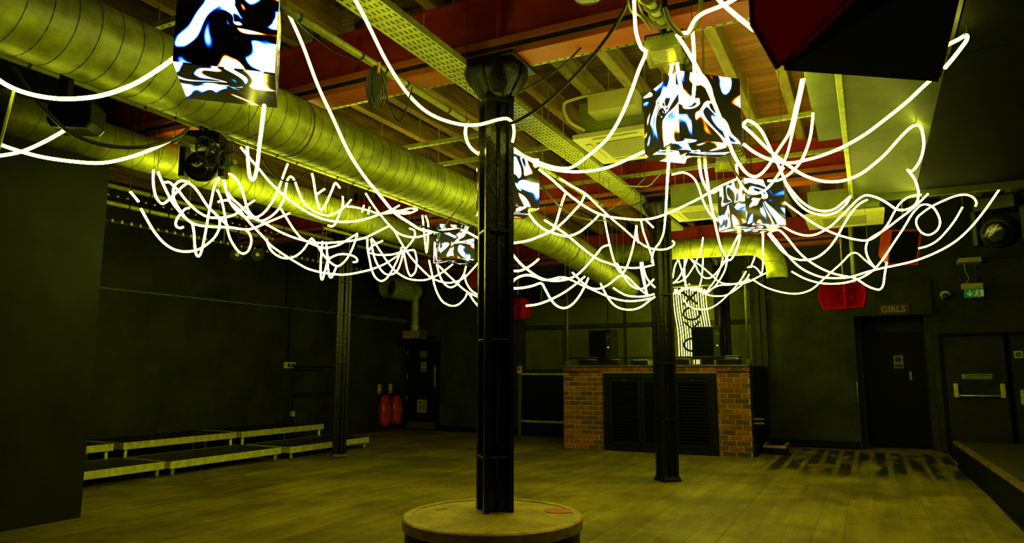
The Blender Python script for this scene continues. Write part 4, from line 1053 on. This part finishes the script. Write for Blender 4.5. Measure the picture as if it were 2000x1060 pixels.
c = at(155, 232, 4.5); black_speaker(tuple(c), .55, .27, .20, .24, 'black faceted speaker hanging in front of the thin duct')
t = thing('boxed_speaker', (-3.9, 1.9, 2.6), 'black boxed loudspeaker with a lit edge cut by the left frame', 'speaker', 'black hanging speakers')
a = at(27, 178, 3.6); b_ = at(0, 280, 3.6); q = (b_-a); bk_ = ray(-260, 200).normalized()*.0+Vector((-.55, -.12, 0))
e1, e2 = a-q*.05, b_+q*.15; bk_ = Vector((-.45, -.30, 0))
MB().rings([[e1, e2, e2+bk_, e1+bk_], [p_+ray(-60, 230).normalized()*.25 for p_ in (e1, e2, e2+bk_, e1+bk_)]], True, True).build('cabinet', M['blackpaint'], t)
MB().sweep([e1, e2], .008, 6).build('edge_glint', M['galv'], t)  # pale strip paints in the light caught along this edge
q2 = (e1+e2)/2+bk_*.9; MB().sweep([q2, Vector((-6.92, q2.y, q2.z))], .025, 8).build('hanging_bracket', M['blackpaint'], t)
# round fixture cut by the top of the frame
t = thing('smoke_detector', (-1.9, 4.2, 3.3), 'dark round fixture under the front beam, cut by the top of the frame', 'fixture')
c = at(1148, -8, 4.05)
MB().lathe([(.02, c.z+.05), (.085, c.z+.04), (.095, c.z+.0), (.07, c.z-.02), (.005, c.z-.025)], (c.x, c.y, 0), 24).build('body', M['glassdk'], t, smooth=True)
MB().sweep([(c.x, c.y, c.z+.04), (c.x, c.y, 4.28)], .012, 6).build('drop_rod', M['blackpaint'], t)

# ================================================================ LOOSE CABLES
def cable(pts, r, m, lab, cat='cable', sub=6):
    P = crom([at(*p) for p in pts], sub); o = MB().sweep(P, r, 6).build('cable', m, None, smooth=True, origin=P[0]); return tag(o, lab, cat, 'loose hanging cables')
cable([(22, 125, 4.2), (60, 180, 4.2), (105, 232, 4.2), (150, 266, 4.25), (215, 285, 4.3), (285, 286, 4.4), (345, 268, 4.6), (368, 250, 4.8)], .012, M['cable'], 'thick black cable drooping across the thin duct, near the black speaker')
cable([(1226, 8, 4.3), (1195, 60, 4.4), (1150, 118, 4.6), (1105, 165, 4.8), (1060, 205, 4.95), (1025, 228, 5.0), (1000, 240, 5.02), (962, 243, 5.05)], .012, M['cable'], 'thick black cable from the front column up to the top bar')
cable([(1170, 55, 5.1), (1110, 118, 5.1), (1060, 155, 5.1), (1010, 182, 5.2)], .008, M['cable'], 'thin cable rising from the front column to the strut channel')
cable([(1052, 352, 7.0), (1075, 385, 7.0), (1110, 415, 7.2), (1150, 428, 7.5), (1185, 430, 8.0)], .010, M['cable'], 'dark cable sagging right of the half hidden cube')
cable([(1220, 362, 8.3), (1248, 364, 8.3), (1268, 362, 8.3), (1280, 350, 8.3), (1290, 338, 8.3)], .008, M['galv'], 'yellow lit cable looped at the middle beam')
cable([(1302, 362, 8.6), (1325, 368, 8.6), (1350, 366, 8.6), (1368, 352, 8.6)], .010, M['cable'], 'dark cable loop on the middle beam beside the far cube')
cable([(1298, 15, 4.2), (1308, 42, 4.2), (1325, 62, 4.2), (1340, 67, 4.2), (1357, 52, 4.2), (1366, 30, 4.2), (1370, -6, 4.2)], .016, M['greycable'], 'thick green lit cable loop above the right screen cube')
cable([(1226, 0, 4.3), (1232, 22, 4.3), (1252, 32, 4.3), (1272, 58, 4.35)], .008, M['greycable'], 'thin cable curling over to the floodlight')
cable([(1245, 0, 4.3), (1256, 28, 4.3), (1276, 50, 4.35)], .007, M['greycable'], 'second thin cable curling over to the floodlight')
cable([(1420, 300, 5.9), (1432, 330, 5.9), (1448, 352, 5.9)], .010, M['cable'], 'short dark cable below the right screen cube')
cable([(510, 305, 6.3), (525, 330, 6.3), (548, 350, 6.3), (566, 355, 6.3), (585, 350, 6.3), (600, 335, 6.4)], .008, M['cable'], 'dark cable loop hanging under the large duct')
cable([(905, 392, 6.4), (880, 425, 6.4), (862, 452, 6.5)], .006, M['greycable'], 'thin grey cable over the large duct beside the front column')
cable([(820, 440, 6.1), (860, 452, 6.1), (900, 448, 6.1)], .010, M['cable'], 'dark cable along the top of the farthest cube')
cable([(562, 22, 4.9), (600, 60, 4.9), (650, 98, 4.9), (700, 120, 4.9)], .006, M['cable'], 'thin dark cable along the taped bar')
cable([(1130, 410, 9.3), (1180, 408, 9.3), (1230, 402, 9.3), (1262, 390, 9.2)], .010, M['cable'], 'dark cable strung to the middle column')
cable([(1186, 412, 8.9), (1215, 392, 8.9), (1245, 362, 8.8), (1262, 345, 8.7)], .008, M['greycable'], 'thin lit cable rising to the middle beam')
# bundle of cable coils tied to the bar
t = thing('cable_bundle', at(735, 130, 4.85), 'bundle of black cable loops hanging from the taped bar', 'cable bundle')
rb2 = random.Random(9)
for k in range(9):
    x = 724+k*3.2; L_ = rb2.uniform(55, 88)
    P = crom([at(*p) for p in ((736+rb2.uniform(-4, 4), 128, 4.85), (x-6, 150, 4.8+k*.012), (x-7, 128+L_*.8, 4.8+k*.012), (x-1, 128+L_, 4.8+k*.012), (x+5, 128+L_*.8, 4.82+k*.012), (x+4, 150, 4.82+k*.012), (738+rb2.uniform(-4, 4), 128, 4.85))], 4)
    MB().sweep(P, .006, 5).build('coil', M['cable'], t, smooth=True)
P = crom([at(*p) for p in ((744, 140, 4.8), (752, 165, 4.8), (758, 200, 4.8), (770, 228, 4.8), (780, 235, 4.8), (790, 222, 4.8), (798, 195, 4.8), (805, 170, 4.85))], 5)
MB().sweep(P, .006, 5).build('coil', M['cable'], t, smooth=True)
MB().sweep([at(741, 122, 4.83), at(739, 142, 4.8)], .010, 6).build('orange_tie', M['orange'], t)
# tangle of cable over the left moving head
t = thing('cable_bundle', at(425, 300, 5.45), 'tangle of black cable over the left moving head', 'cable bundle')
for k in range(12):
    cx_, cy_ = 425+rb2.uniform(-30, 28), 296+rb2.uniform(-12, 16); rx, ry = rb2.uniform(8, 20), rb2.uniform(10, 22); ph = rb2.uniform(0, 6)
    P = [at(cx_+rx*math.cos(ph+q), cy_+ry*math.sin(ph+q*1.0), 5.35+.12*math.sin(q*.7+k)) for q in [i*.45 for i in range(15)]]
    MB().sweep(P, .006, 5).build('coil', M['cable'], t, smooth=True)
c = at(449, 320, 5.3); MB().obox(c, .085, .03, .03, .5, 0, -.35).build('green_plug', M['green'], t, bevel=.004)
c = at(459, 317, 5.3); MB().obox(c, .02, .032, .034, .5, 0, -.35).build('plug_collar', M['ivory'], t)
# ================================================================ HANGING NEON TUBES
def tube(label, mode, px, sub=4):
    n = len(px); L = [0]
    for a, b in zip(px[:-1], px[1:]): L.append(L[-1]+math.hypot(b[0]-a[0], b[1]-a[1]))
    P = []
    for (x, y), l in zip(px, L):
        f = l/L[-1]
        if mode[0] == 'X':
            xx = mode[1]+(mode[2]-mode[1])*f if len(mode) > 2 else mode[1]; P.append(onx(x, y, xx))
        else:
            d = mode[1:]; u = f*(len(d)-1); i = min(int(u), len(d)-2) if len(d) > 1 else 0
            P.append(at(x, y, d[i]+(d[i+1]-d[i])*(u-i) if len(d) > 1 else d[0]))
    P = crom(P, sub)
    o = MB().sweep(P, .0115, 8).build('neon_tube', M['neon'], None, smooth=True, origin=P[0])
    tag(o, label, 'light tube', 'hanging neon light tubes')
    p = max(P, key=lambda q: q.z); zt = 4.262             # thin tie wire from the highest point to whatever is above it
    if p.x > -.09 and p.y < 9.25: zt = 3.489
    elif min(abs(p.y-q) for q in (4.5, 9.25, 13.97)) < .13: zt = 3.733
    elif abs(p.x+4.18) < .2 and p.y < 13: zt = 3.30
    elif abs(p.x+6.15) < .12 and p.y < 10.5: zt = 3.40
    elif abs(p.y-11.5) < .12 and -4 < p.x < -1.5: zt = 3.35
    if zt > p.z+.01: MB().sweep([p, (p.x, p.y, zt)], .0022, 5).build('tie_wire', M['cable'], o)
    return o
T = [
# --- far left, near the camera
('thick swag across the large duct, ending at the nearest screen cube', ('D',3.5,3.6,3.75), [(-30,130),(0,158),(40,178),(90,190),(140,193),(200,186),(260,165),(310,135),(340,113)]),
('short strand at the left edge rising to the black faceted speaker', ('D',4.3,4.4), [(-40,308),(0,304),(45,295),(90,275),(127,254)]),
('long strand at the left edge sagging below the thin duct', ('D',4.4,4.5,4.8), [(-20,272),(0,282),(45,297),(90,308),(150,316),(200,318),(250,308),(300,290),(341,269)]),
('narrow loop hanging below the nearest screen cube', ('D',3.95,4.5,4.7), [(516,206),(511,250),(506,290),(503,320),(498,345),(492,351),(487,340),(484,310),(483,287)]),
('long swag crossing in front of the large duct to the farthest cube', ('X',-3.45), [(557,12),(590,85),(620,165),(650,230),(680,295),(710,342),(745,385),(770,415),(800,435),(822,448),(850,452),(880,448),(905,450),(936,466)]),
('thick strand sweeping down from the top to wrap the front column', ('D',4.0,4.4,4.85,5.0,5.05,5.15), [(686,-14),(705,20),(725,60),(755,120),(790,175),(825,212),(860,232),(900,243),(930,244),(950,240),(975,233),(992,232),(1002,243),(1004,260),(1001,278)]),
('small loop at the left side of the front column', ('D',5.05,5.2,5.45), [(910,248),(909,262),(914,280),(924,293),(938,303)]),
# --- tangle under the thin duct
('long low swag at the left end of the tangle, beside the dark pier', ('X',-5.75), [(275,407),(290,434),(304,456),(320,474),(338,486),(358,491),(376,490),(392,485),(408,474),(420,462),(428,446),(429,430),(427,426)]),
('tiny piece above the long low swag at the left end', ('X',-5.9), [(254,374),(262,383),(271,394)]),
('leftmost U shaped drop below the thin duct', ('X',-5.8), [(300,331),(299,350),(301,370),(306,387),(315,397),(322,396),(332,388),(345,375),(358,363),(370,355)]),
('strand falling right from the thin duct to a flat swag with rising tail', ('X',-5.65), [(308,335),(318,358),(330,383),(340,400),(350,412),(360,424),(372,433),(385,439),(405,442),(425,443),(450,444),(470,447),(485,448),(500,444),(520,435),(540,427),(566,416)]),
('arch and shallow swag through the upper left of the tangle', ('X',-5.7), [(321,356),(331,356),(340,364),(350,374),(360,387),(372,400),(385,412),(400,421),(415,425),(440,424),(460,418),(480,403),(497,391)]),
('round topped loop left of the moving head', ('X',-5.6), [(375,436),(362,425),(350,408),(342,395),(338,380),(340,365),(347,356),(357,353),(368,357),(380,366),(392,382),(405,402),(420,417),(432,428),(445,441)]),
('small open hook in the left of the tangle', ('X',-5.85), [(370,406),(362,408),(355,415),(347,425),(343,436),(346,443),(353,445),(358,443)]),
('deep loop then tall arch below the moving head, running right as a swag', ('X',-5.6,-5.3), [(376,437),(379,455),(380,475),(382,492),(386,500),(391,497),(396,480),(402,450),(408,415),(413,390),(418,367),(427,348),(437,340),(449,340),(460,348),(470,364),(476,382),(481,400),(487,414),(500,426),(524,440),(548,453),(572,463),(596,470),(620,474),(644,474),(668,472),(692,469),(716,463),(740,451),(758,442)]),
('U shaped strand from the moving head up to the large duct', ('X',-5.45), [(430,328),(435,343),(439,362),(444,380),(451,397),(462,411),(476,422),(494,425),(508,421),(522,408),(536,386),(548,358),(555,338),(562,320)]),
('strand with a small crook top, swinging up under the large duct', ('X',-5.4), [(445,376),(455,389),(470,402),(485,418),(500,428),(512,431),(527,424),(541,412),(550,398),(557,376),(560,356),(564,347),(569,345),(575,352),(581,368),(590,390),(600,402),(615,413),(640,421),(660,413),(675,402),(686,390)]),
('long drop ending in a round bottom loop near the wall spotlights', ('X',-5.9), [(424,370),(432,388),(438,414),(443,442),(448,462),(456,478),(466,491),(476,495),(486,488),(491,470),(487,456),(480,449)]),
('longest lower swag of the left tangle, passing the left column', ('X',-5.75,-5.5), [(426,394),(444,391),(454,398),(468,410),(480,426),(496,444),(512,460),(528,478),(544,490),(562,502),(580,513),(600,524),(624,531),(648,535),(674,536),(700,532),(724,526),(750,516),(774,501),(788,490)]),
('wavy strand before the left column with two drops', ('X',-5.8,-5.6), [(520,466),(527,485),(540,498),(556,504),(575,501),(592,488),(606,468),(611,467),(620,480),(632,498),(644,511),(656,519),(664,518),(676,507),(686,490),(694,470),(698,457)]),
('swag under the thin duct meeting the left column capital', ('X',-5.65), [(549,408),(560,426),(574,448),(588,464),(604,474),(616,479),(632,484),(648,482),(664,477),(680,467),(698,456)]),
('left one of two narrow V drops beside the left column', ('X',-5.7), [(630,471),(628,492),(626,520),(627,542),(630,545),(634,532),(639,512),(641,500)]),
('right one of two narrow V drops beside the left column', ('X',-5.75), [(637,472),(639,496),(640,516),(643,538),(647,542),(650,537),(657,521)]),
('small hook curling in front of the left column', ('X',-5.55), [(640,508),(648,502),(660,497),(672,496),(685,498),(694,502),(698,508),(696,511),(690,512)]),
('V shaped loop just under the large duct', ('X',-5.0), [(609,338),(612,350),(616,375),(620,395),(625,408),(629,409),(634,403),(641,388),(649,370),(655,357),(664,367)]),
('short stub beside the V shaped loop', ('X',-5.02), [(617,381),(625,375),(634,369)]),
('S shaped strand over the thin duct', ('X',-5.35), [(669,383),(670,395),(668,405),(664,415),(659,428),(654,438),(648,442),(641,440)]),
('nearly level strand with two tied stubs over the thin duct', ('X',-5.5), [(677,403),(690,404),(704,407),(720,411),(740,417),(760,416),(780,413),(800,414)]),
('left tied stub on the level strand', ('X',-5.46), [(707,414),(711,401)]),
('right tied stub on the level strand', ('X',-5.46), [(719,418),(722,404)]),
('long swag from below the near cube across the thin duct', ('X',-5.2,-4.9), [(470,287),(487,308),(506,330),(524,352),(542,370),(560,386),(584,404),(608,418),(636,429),(664,433),(692,432),(716,427),(740,419),(764,410),(780,401)]),
('bright flat bundle left of the farthest cube under the duct', ('X',-5.05), [(766,412),(784,411),(800,407),(815,409),(800,416),(784,417),(772,414)]),
('long strand diving right from the large duct under the farthest cube', ('X',-5.35,-4.95), [(714,377),(726,396),(742,418),(758,437),(770,450),(780,468),(790,484),(798,496),(810,511),(824,526),(838,539),(850,546),(866,551),(880,552),(896,548),(908,541),(920,529),(936,511)]),
('shallow swag left of the farthest cube', ('X',-5.1), [(762,442),(776,454),(792,461),(808,463),(824,461),(842,455)]),
('curl hanging left of the farthest cube', ('X',-5.15), [(800,446),(809,450),(810,460),(804,472),(792,486)]),
('deepest loop over the stub duct', ('X',-5.55), [(717,463),(718,486),(722,508),(726,526),(732,540),(742,548),(752,546),(762,534),(772,516),(780,498),(785,482)]),
('broad swag across the stub duct', ('X',-5.5,-5.1), [(726,465),(740,486),(756,510),(772,529),(790,541),(806,546),(826,547),(842,543),(860,534),(874,524),(884,516)]),
('inner loop over the stub duct mouth', ('X',-5.45), [(725,466),(728,490),(736,514),(750,533),(764,536),(776,528),(784,508),(788,488)]),
('narrow loop on the right of the stub duct', ('X',-5.3), [(723,494),(735,497),(750,498),(765,497),(780,493),(795,490),(808,488),(812,497),(814,510),(812,528),(806,537),(801,538),(796,528),(792,510),(789,494)]),
('little bent piece above the stub duct', ('X',-5.5), [(747,470),(735,476),(725,482),(720,490)]),
('tall thin loop left of the farthest cube', ('X',-5.0), [(825,420),(827,440),(829,460),(831,480),(833,493),(835,478),(836,455),(836,435),(831,421)]),
('lowest loop below the farthest cube', ('X',-4.95,-4.7), [(838,508),(844,536),(849,558),(856,576),(866,590),(882,597),(896,594),(908,582),(914,572),(925,587),(936,600)]),
('small swag directly below the farthest cube', ('X',-4.9), [(853,516),(857,532),(862,545),(870,556),(880,561),(890,557),(898,548),(906,535),(910,520)]),
('straight strand falling right from the farthest cube to the column', ('X',-4.85,-4.6), [(856,518),(870,532),(885,546),(900,560),(915,571),(936,581)]),
('short curve at the left edge of the front column, lower down', ('X',-4.7), [(908,536),(910,550),(918,564),(926,571),(936,576)]),
# --- between front and middle column
('swag from the front column up past the floodlight', ('D',5.45,5.4,5.2,4.7,4.4,4.2), [(1003,296),(1020,303),(1055,318),(1085,327),(1112,328),(1132,317),(1166,290),(1190,266),(1212,229),(1230,187),(1248,136),(1261,104),(1252,92),(1243,66),(1240,36),(1238,-12)]),
('swag from the front column to the left corner of the right cube', ('D',5.5,5.4,5.05), [(1003,290),(1030,309),(1058,323),(1082,331),(1112,335),(1150,334),(1190,326),(1230,309),(1258,296)]),
('long swag from the half hidden cube to the far cube before the soffit', ('D',6.6,7.0,7.4,7.6), [(1053,331),(1080,352),(1105,375),(1135,398),(1160,413),(1185,422),(1220,427),(1250,429),(1280,425),(1310,414),(1340,400),(1370,385),(1402,366),(1440,349)]),
('curve rising right from the front column over the large duct', ('D',6.6,6.9,7.2), [(1000,475),(1030,470),(1055,461),(1075,452),(1089,443),(1104,430),(1119,414),(1134,397),(1143,379)]),
('long strand descending to loop round the middle column', ('D',7.2,7.8,8.6,9.1,9.05,9.0), [(1095,350),(1120,365),(1143,378),(1163,397),(1185,418),(1203,434),(1220,448),(1241,467),(1263,482),(1284,487),(1302,486),(1314,480),(1317,474),(1313,470)]),
('short slanted strand below the front of the middle beam', ('D',7.2,7.0), [(1105,376),(1098,395),(1092,415),(1086,435),(1078,452)]),
('swag over the large duct right of the front column', ('D',6.9,7.3,7.7), [(1033,417),(1045,433),(1060,446),(1075,453),(1095,459),(1110,461),(1130,454),(1145,443),(1160,430),(1172,417)]),
('long strand over the duct to the middle column, below the others', ('D',7.2,8.2,9.1), [(1064,430),(1080,440),(1095,450),(1110,461),(1130,478),(1150,494),(1170,507),(1190,514),(1210,521),(1232,523),(1255,522),(1277,517)]),
('swag from the front column rising to the branch duct', ('D',6.6,7.2,8.2), [(999,494),(1015,513),(1030,526),(1050,540),(1070,547),(1090,548),(1108,545),(1125,538),(1140,525),(1155,508),(1166,495),(1176,483),(1186,479),(1192,479)]),
('narrow V drop before the branch duct', ('D',8.3,8.4), [(1180,424),(1185,450),(1190,474),(1195,495),(1201,514),(1209,529),(1217,532),(1225,519),(1233,495),(1239,469),(1243,440)]),
('thin strand beside the V drop', ('D',8.5,8.6), [(1243,440),(1244,458),(1247,474)]),
('strand falling just left of the middle column', ('D',8.6,8.9), [(1252,430),(1256,450),(1262,468),(1268,485),(1273,500),(1276,514)]),
('vertical strand from the right cube down to the middle column', ('D',5.15,6.5,8.3,9.0), [(1306,316),(1303,360),(1301,400),(1298,440),(1295,458),(1288,474),(1280,484),(1275,496),(1273,512)]),
('short diagonal piece touching the middle column', ('D',8.7,8.9), [(1261,429),(1268,436),(1276,444)]),
# --- behind, between the middle column and the booth
('strand arching from the middle beam down to the far cube', ('D',7.9,7.9,7.6), [(1312,341),(1325,338),(1336,337),(1348,342),(1358,352),(1366,370),(1372,389),(1382,410),(1392,423),(1405,432)]),
('left one of two strands dropping from the right cube', ('D',5.35,6.2,7.3), [(1366,322),(1370,345),(1377,363),(1384,373),(1393,376),(1404,370)]),
('right one of two strands dropping from the right cube', ('D',5.35,6.8,8.2), [(1377,322),(1382,355),(1387,390),(1395,428),(1401,456),(1408,482),(1416,498),(1421,506)]),
('large swag under the far cube over the light curtain', ('D',8.0,9.5,10.8,11.2), [(1443,458),(1433,477),(1422,499),(1409,520),(1396,536),(1385,543),(1374,541),(1364,530),(1358,517),(1349,505)]),
('short curl under the far cube', ('D',8.0,8.3), [(1446,458),(1441,480),(1434,497),(1427,507),(1420,508)]),
('right one of the pair falling to the top of the light curtain', ('D',9.0,11,12.6), [(1420,508),(1416,527),(1406,546),(1396,559),(1380,573)]),
('left one of the pair falling to the top of the light curtain', ('D',10.6,11.8,12.8), [(1412,503),(1408,520),(1400,540),(1391,555),(1377,572)]),
('swag from the branch duct to the right corner pole', ('D',10.9,11.3,11.6), [(1350,506),(1370,520),(1390,537),(1403,549),(1418,554),(1444,554),(1462,550),(1480,541),(1496,533),(1508,527)]),
('bow strand crossing the branch duct right of the middle column', ('D',10.4,11.2,11.8), [(1373,464),(1370,485),(1362,505),(1352,525),(1340,542),(1328,550),(1315,552)]),
('short drop under the branch duct over the curtain', ('D',11.0,12.2), [(1373,504),(1372,525),(1370,545),(1365,563)]),
('left leg of the hairpin beside the middle column', ('D',11.0,11.4), [(1325,506),(1318,520),(1314,542)]),
('right leg of the hairpin beside the middle column', ('D',11.0,12.5), [(1325,506),(1332,530),(1338,552),(1343,566)]),
('slanted strand left of the curtain top', ('D',11.1,11.5), [(1342,506),(1335,525),(1325,543),(1315,553)]),
('upright strand just left of the curtain top', ('D',11.1,12.6), [(1337,506),(1337,530),(1340,563)]),
('vertical strand below the far cube at the duct elbow', ('D',8.2,10.0,11.0), [(1490,456),(1490,490),(1490,520),(1487,537)]),
('short slanted strand above the right corner pole', ('D',10.8,11.0), [(1475,499),(1471,510),(1466,522)]),
('small arch right of the right corner pole', ('D',11.0,11.1), [(1460,522),(1470,520),(1479,525),(1487,537)]),
('small swag over the right of the light curtain', ('D',12.6,11.8,11.2), [(1380,575),(1395,578),(1415,577),(1430,570),(1444,560),(1455,549),(1463,536)]),
('wide low swag across the face of the light curtain', ('D',12.7,12.4,11.8,11.2), [(1334,582),(1345,597),(1365,604),(1386,602),(1406,590),(1425,572),(1443,552),(1457,530)]),
('upper one of the swags joining the curtain to the corner pole', ('D',12.7,12.0,11.6), [(1378,572),(1392,563),(1406,557),(1424,556),(1444,552),(1464,545)]),
('swag before the duct end, left of the middle column, upper', ('D',8.6,8.9,9.1), [(1113,545),(1131,554),(1147,561),(1165,569),(1185,578),(1208,585),(1230,588),(1253,586),(1278,581)]),
('double humped strand before the end of the large duct', ('D',8.4,8.9,9.1), [(1118,532),(1131,545),(1147,559),(1163,564),(1178,561),(1192,553),(1205,542),(1214,538),(1224,540),(1240,555),(1253,567),(1266,577)]),
('deep curve at the end of the large duct', ('D',8.7,9.0), [(1205,514),(1212,527),(1222,545),(1235,559),(1250,564),(1262,560),(1277,545)]),
('lowest swag left of the middle column', ('D',8.8,9.1), [(1173,553),(1180,568),(1190,585),(1203,598),(1220,604),(1238,604),(1254,598),(1268,587),(1279,579)]),
('flat swag just above the lowest one left of the middle column', ('D',8.9,9.1), [(1198,562),(1210,570),(1225,577),(1245,579),(1262,578),(1278,574)]),
('short swag at the right side of the front column, upper', ('D',6.8,7.2), [(999,528),(1012,529),(1025,525),(1040,516),(1052,506)]),
('low double wave right of the front column', ('D',6.7,7.2,7.6), [(998,554),(1005,546),(1015,540),(1030,537),(1045,540),(1060,546),(1075,546),(1090,542),(1104,542),(1116,547)]),
('wave then deep dip in front of the left corner pole', ('D',6.8,7.4,8.0), [(999,563),(1020,562),(1040,558),(1057,553),(1065,565),(1075,583),(1085,595),(1097,601),(1108,600),(1120,592),(1132,577),(1142,559),(1149,543)]),
('strand rising from the red horn by the front column', ('D',7.4,8.0), [(1028,597),(1050,594),(1075,585),(1100,572),(1120,558),(1142,540)]),
('right leg of a narrow pair beside the middle column', ('D',8.9,9.1), [(1255,512),(1256,530),(1259,550),(1263,570),(1266,578)]),
('left leg of a narrow pair beside the middle column', ('D',8.9,9.1), [(1251,512),(1253,530),(1257,550),(1262,570)]),
('short crossing piece at the middle column', ('D',8.9,9.1), [(1256,520),(1262,540),(1270,552),(1279,561)]),
# --- right side, under the soffit
('long loop from the floodlight, round below the right cube, up to the boards', ('D',4.25,4.3,4.45,5.0,5.6,5.5,5.2), [(1321,66),(1340,95),(1358,126),(1375,158),(1392,195),(1407,232),(1420,268),(1432,300),(1444,320),(1458,338),(1474,345),(1488,338),(1502,322),(1514,302),(1526,284),(1540,262),(1548,236),(1555,205),(1561,180),(1566,155)]),
('right strand of the tall pair falling from the boards to the far cube', ('D',5.2,5.9,6.8,7.4), [(1570,155),(1563,190),(1555,225),(1547,262),(1540,292),(1532,315),(1524,334),(1512,352),(1498,368)]),
('strand from the strut beside the soffit, curving left to the knot', ('D',5.9,6.0,6.3), [(1588,220),(1586,245),(1582,270),(1575,292),(1566,312),(1554,328),(1540,341),(1520,352),(1500,353)]),
('loop at the right edge of the right cube, dropping to a double swag', ('D',5.2,5.8,6.9,7.8), [(1452,243),(1458,236),(1466,237),(1478,245),(1490,260),(1500,280),(1510,302),(1520,322),(1530,345),(1537,360),(1551,378),(1566,394),(1586,407),(1608,412),(1630,408),(1648,394),(1661,383)]),
('longest right hand strand, along the soffit, through its hooks and back left', ('D',5.2,5.35,5.6,5.75,6.5,7.2,7.7,7.9), [(1452,246),(1470,262),(1490,282),(1510,300),(1530,315),(1550,330),(1570,342),(1595,351),(1620,355),(1650,352),(1680,340),(1705,322),(1730,300),(1755,272),(1775,252),(1789,244),(1798,248),(1803,265),(1804,285),(1800,305),(1792,322),(1781,334),(1773,332),(1779,339),(1787,351),(1792,366),(1794,381),(1790,396),(1780,405),(1765,410),(1750,408),(1735,398),(1718,388),(1700,382),(1688,382),(1675,390),(1660,405),(1640,425),(1622,442),(1600,455),(1580,460),(1560,457),(1543,450),(1528,441)]),
('long strand from the right cube rising behind the huge red speaker', ('D',5.2,5.3,4.8,4.3), [(1452,281),(1470,295),(1490,306),(1515,315),(1545,318),(1575,312),(1610,302),(1650,285),(1690,262),(1730,232),(1770,200),(1800,172),(1830,145)]),
('lower one of the double swag beyond the knot', ('D',7.0,7.6,7.9), [(1532,354),(1540,370),(1550,386),(1562,400),(1578,412),(1596,418),(1615,420),(1635,413),(1651,400),(1660,386)]),
('loop hanging in front of the far cube', ('D',6.1,6.6,6.4), [(1438,322),(1441,345),(1449,363),(1461,375),(1475,378),(1491,373),(1504,362),(1518,344),(1531,327)]),
('swag from the far cube to the right, crossing under the third cassette', ('D',7.6,8.0,8.2), [(1532,395),(1555,412),(1580,430),(1605,445),(1630,456),(1655,464),(1680,469),(1695,469),(1710,462),(1725,449),(1736,434),(1746,415),(1757,398),(1772,386),(1790,381),(1813,379)]),
('diagonal strand from the red framed speaker up to the soffit edge', ('D',8.1,8.0), [(1694,470),(1705,462),(1730,447),(1755,428),(1775,413),(1790,400),(1801,390),(1813,378)]),
('curved strand dropping beside the drop pole', ('D',8.1,8.3), [(1694,471),(1691,485),(1694,500),(1701,513),(1711,525)]),
('deep swag under the far cube, rising to the soffit edge', ('D',7.9,8.0,8.1), [(1500,456),(1515,475),(1530,492),(1545,502),(1560,507),(1580,507),(1600,500),(1620,483),(1635,462),(1650,435),(1665,412),(1680,397),(1694,390)]),
('long wavering strand ending in a hook by the red framed speaker', ('D',7.9,8.2,8.6), [(1505,452),(1520,449),(1532,458),(1546,475),(1560,492),(1578,508),(1600,522),(1625,533),(1650,539),(1670,543),(1690,556),(1705,563),(1718,565),(1725,556),(1728,535),(1732,512)]),
('longest sweeping swag at the far right, up to the ceiling edge', ('D',7.9,8.3,8.4,8.3,8.2), [(1503,454),(1520,475),(1540,500),(1560,520),(1580,532),(1605,541),(1630,543),(1660,541),(1690,532),(1720,524),(1750,518),(1790,508),(1830,492),(1865,472),(1895,445),(1920,415),(1940,387),(1956,363)]),
('strand with a round ring near the soffit edge at the right', ('D',9.2,9.0,8.6,8.5,8.4), [(1546,530),(1570,543),(1595,551),(1620,554),(1650,552),(1680,543),(1705,528),(1725,505),(1745,475),(1765,445),(1780,420),(1790,408),(1798,401),(1808,399),(1820,403),(1830,415),(1836,432),(1832,447),(1820,457),(1808,458),(1797,451),(1790,438),(1791,426),(1801,416),(1818,404),(1840,393),(1865,383),(1885,380),(1900,385),(1907,395),(1905,403)]),
('short strand falling left from the far right moving head', ('D',8.4,8.6), [(1880,404),(1865,430),(1848,452),(1830,470),(1812,480),(1794,485)]),
('lowest swag at the right, hung on the drop pole', ('D',10.6,10.4,10.2), [(1469,545),(1490,558),(1510,566),(1535,572),(1560,573),(1585,565),(1605,548),(1625,530),(1645,512),(1657,499),(1665,494),(1675,495),(1690,508),(1705,520),(1715,526)]),
# --- top right
('thick strand at the top running down to the huge red speaker', ('D',4.0,3.2), [(1385,-22),(1410,6),(1440,32),(1472,58)]),
('thick strand at the top curling down over the floodlight', ('D',3.6,4.0,4.2), [(1460,-18),(1430,1),(1405,13),(1375,25),(1358,38),(1350,52),(1343,64),(1332,64)]),
('hairpin loop hanging over the face of the right cube', ('D',4.3,4.4,4.3), [(1322,122),(1326,150),(1332,178),(1340,197),(1347,203),(1353,195),(1356,165),(1356,120),(1354,80),(1352,56)]),
('short strand between the floodlight and the right cube', ('D',4.5,4.75), [(1313,126),(1309,146)]),
('bent strand on a soffit hook right of the huge red speaker', ('D',4.2,4.3,4.1), [(1836,96),(1850,88),(1870,78),(1887,69),(1888,78),(1876,95),(1862,113),(1846,132)]),
]
for lab, mode, px in T: tube(lab, mode, px)
# hooks on the soffit that carry the right hand tubes
for (x, y, l) in ((1790, 243, 'small steel hook in the soffit where a tube turns over, upper'), (1773, 331, 'small steel hook in the soffit where a tube turns over, lower'), (1889, 68, 'small steel hook in the soffit beyond the huge red speaker')):
    D_ = {1790: 5.8, 1773: 6.6, 1889: 4.25}[x]; p = at(x, y, D_)
    MB().sweep([p+Vector((-.012, 0, -.004)), p+Vector((-.014, 0, .015)), p+Vector((0, 0, .022)), Vector((p.x, p.y, 3.488))], .0035, 6).build('hook', M['steel'], None, origin=(p.x, p.y, 3.488))
    tag(bpy.context.scene.objects[[o.name for o in COL.objects if o.name.startswith('hook')][-1]], l, 'hook', 'soffit hooks')
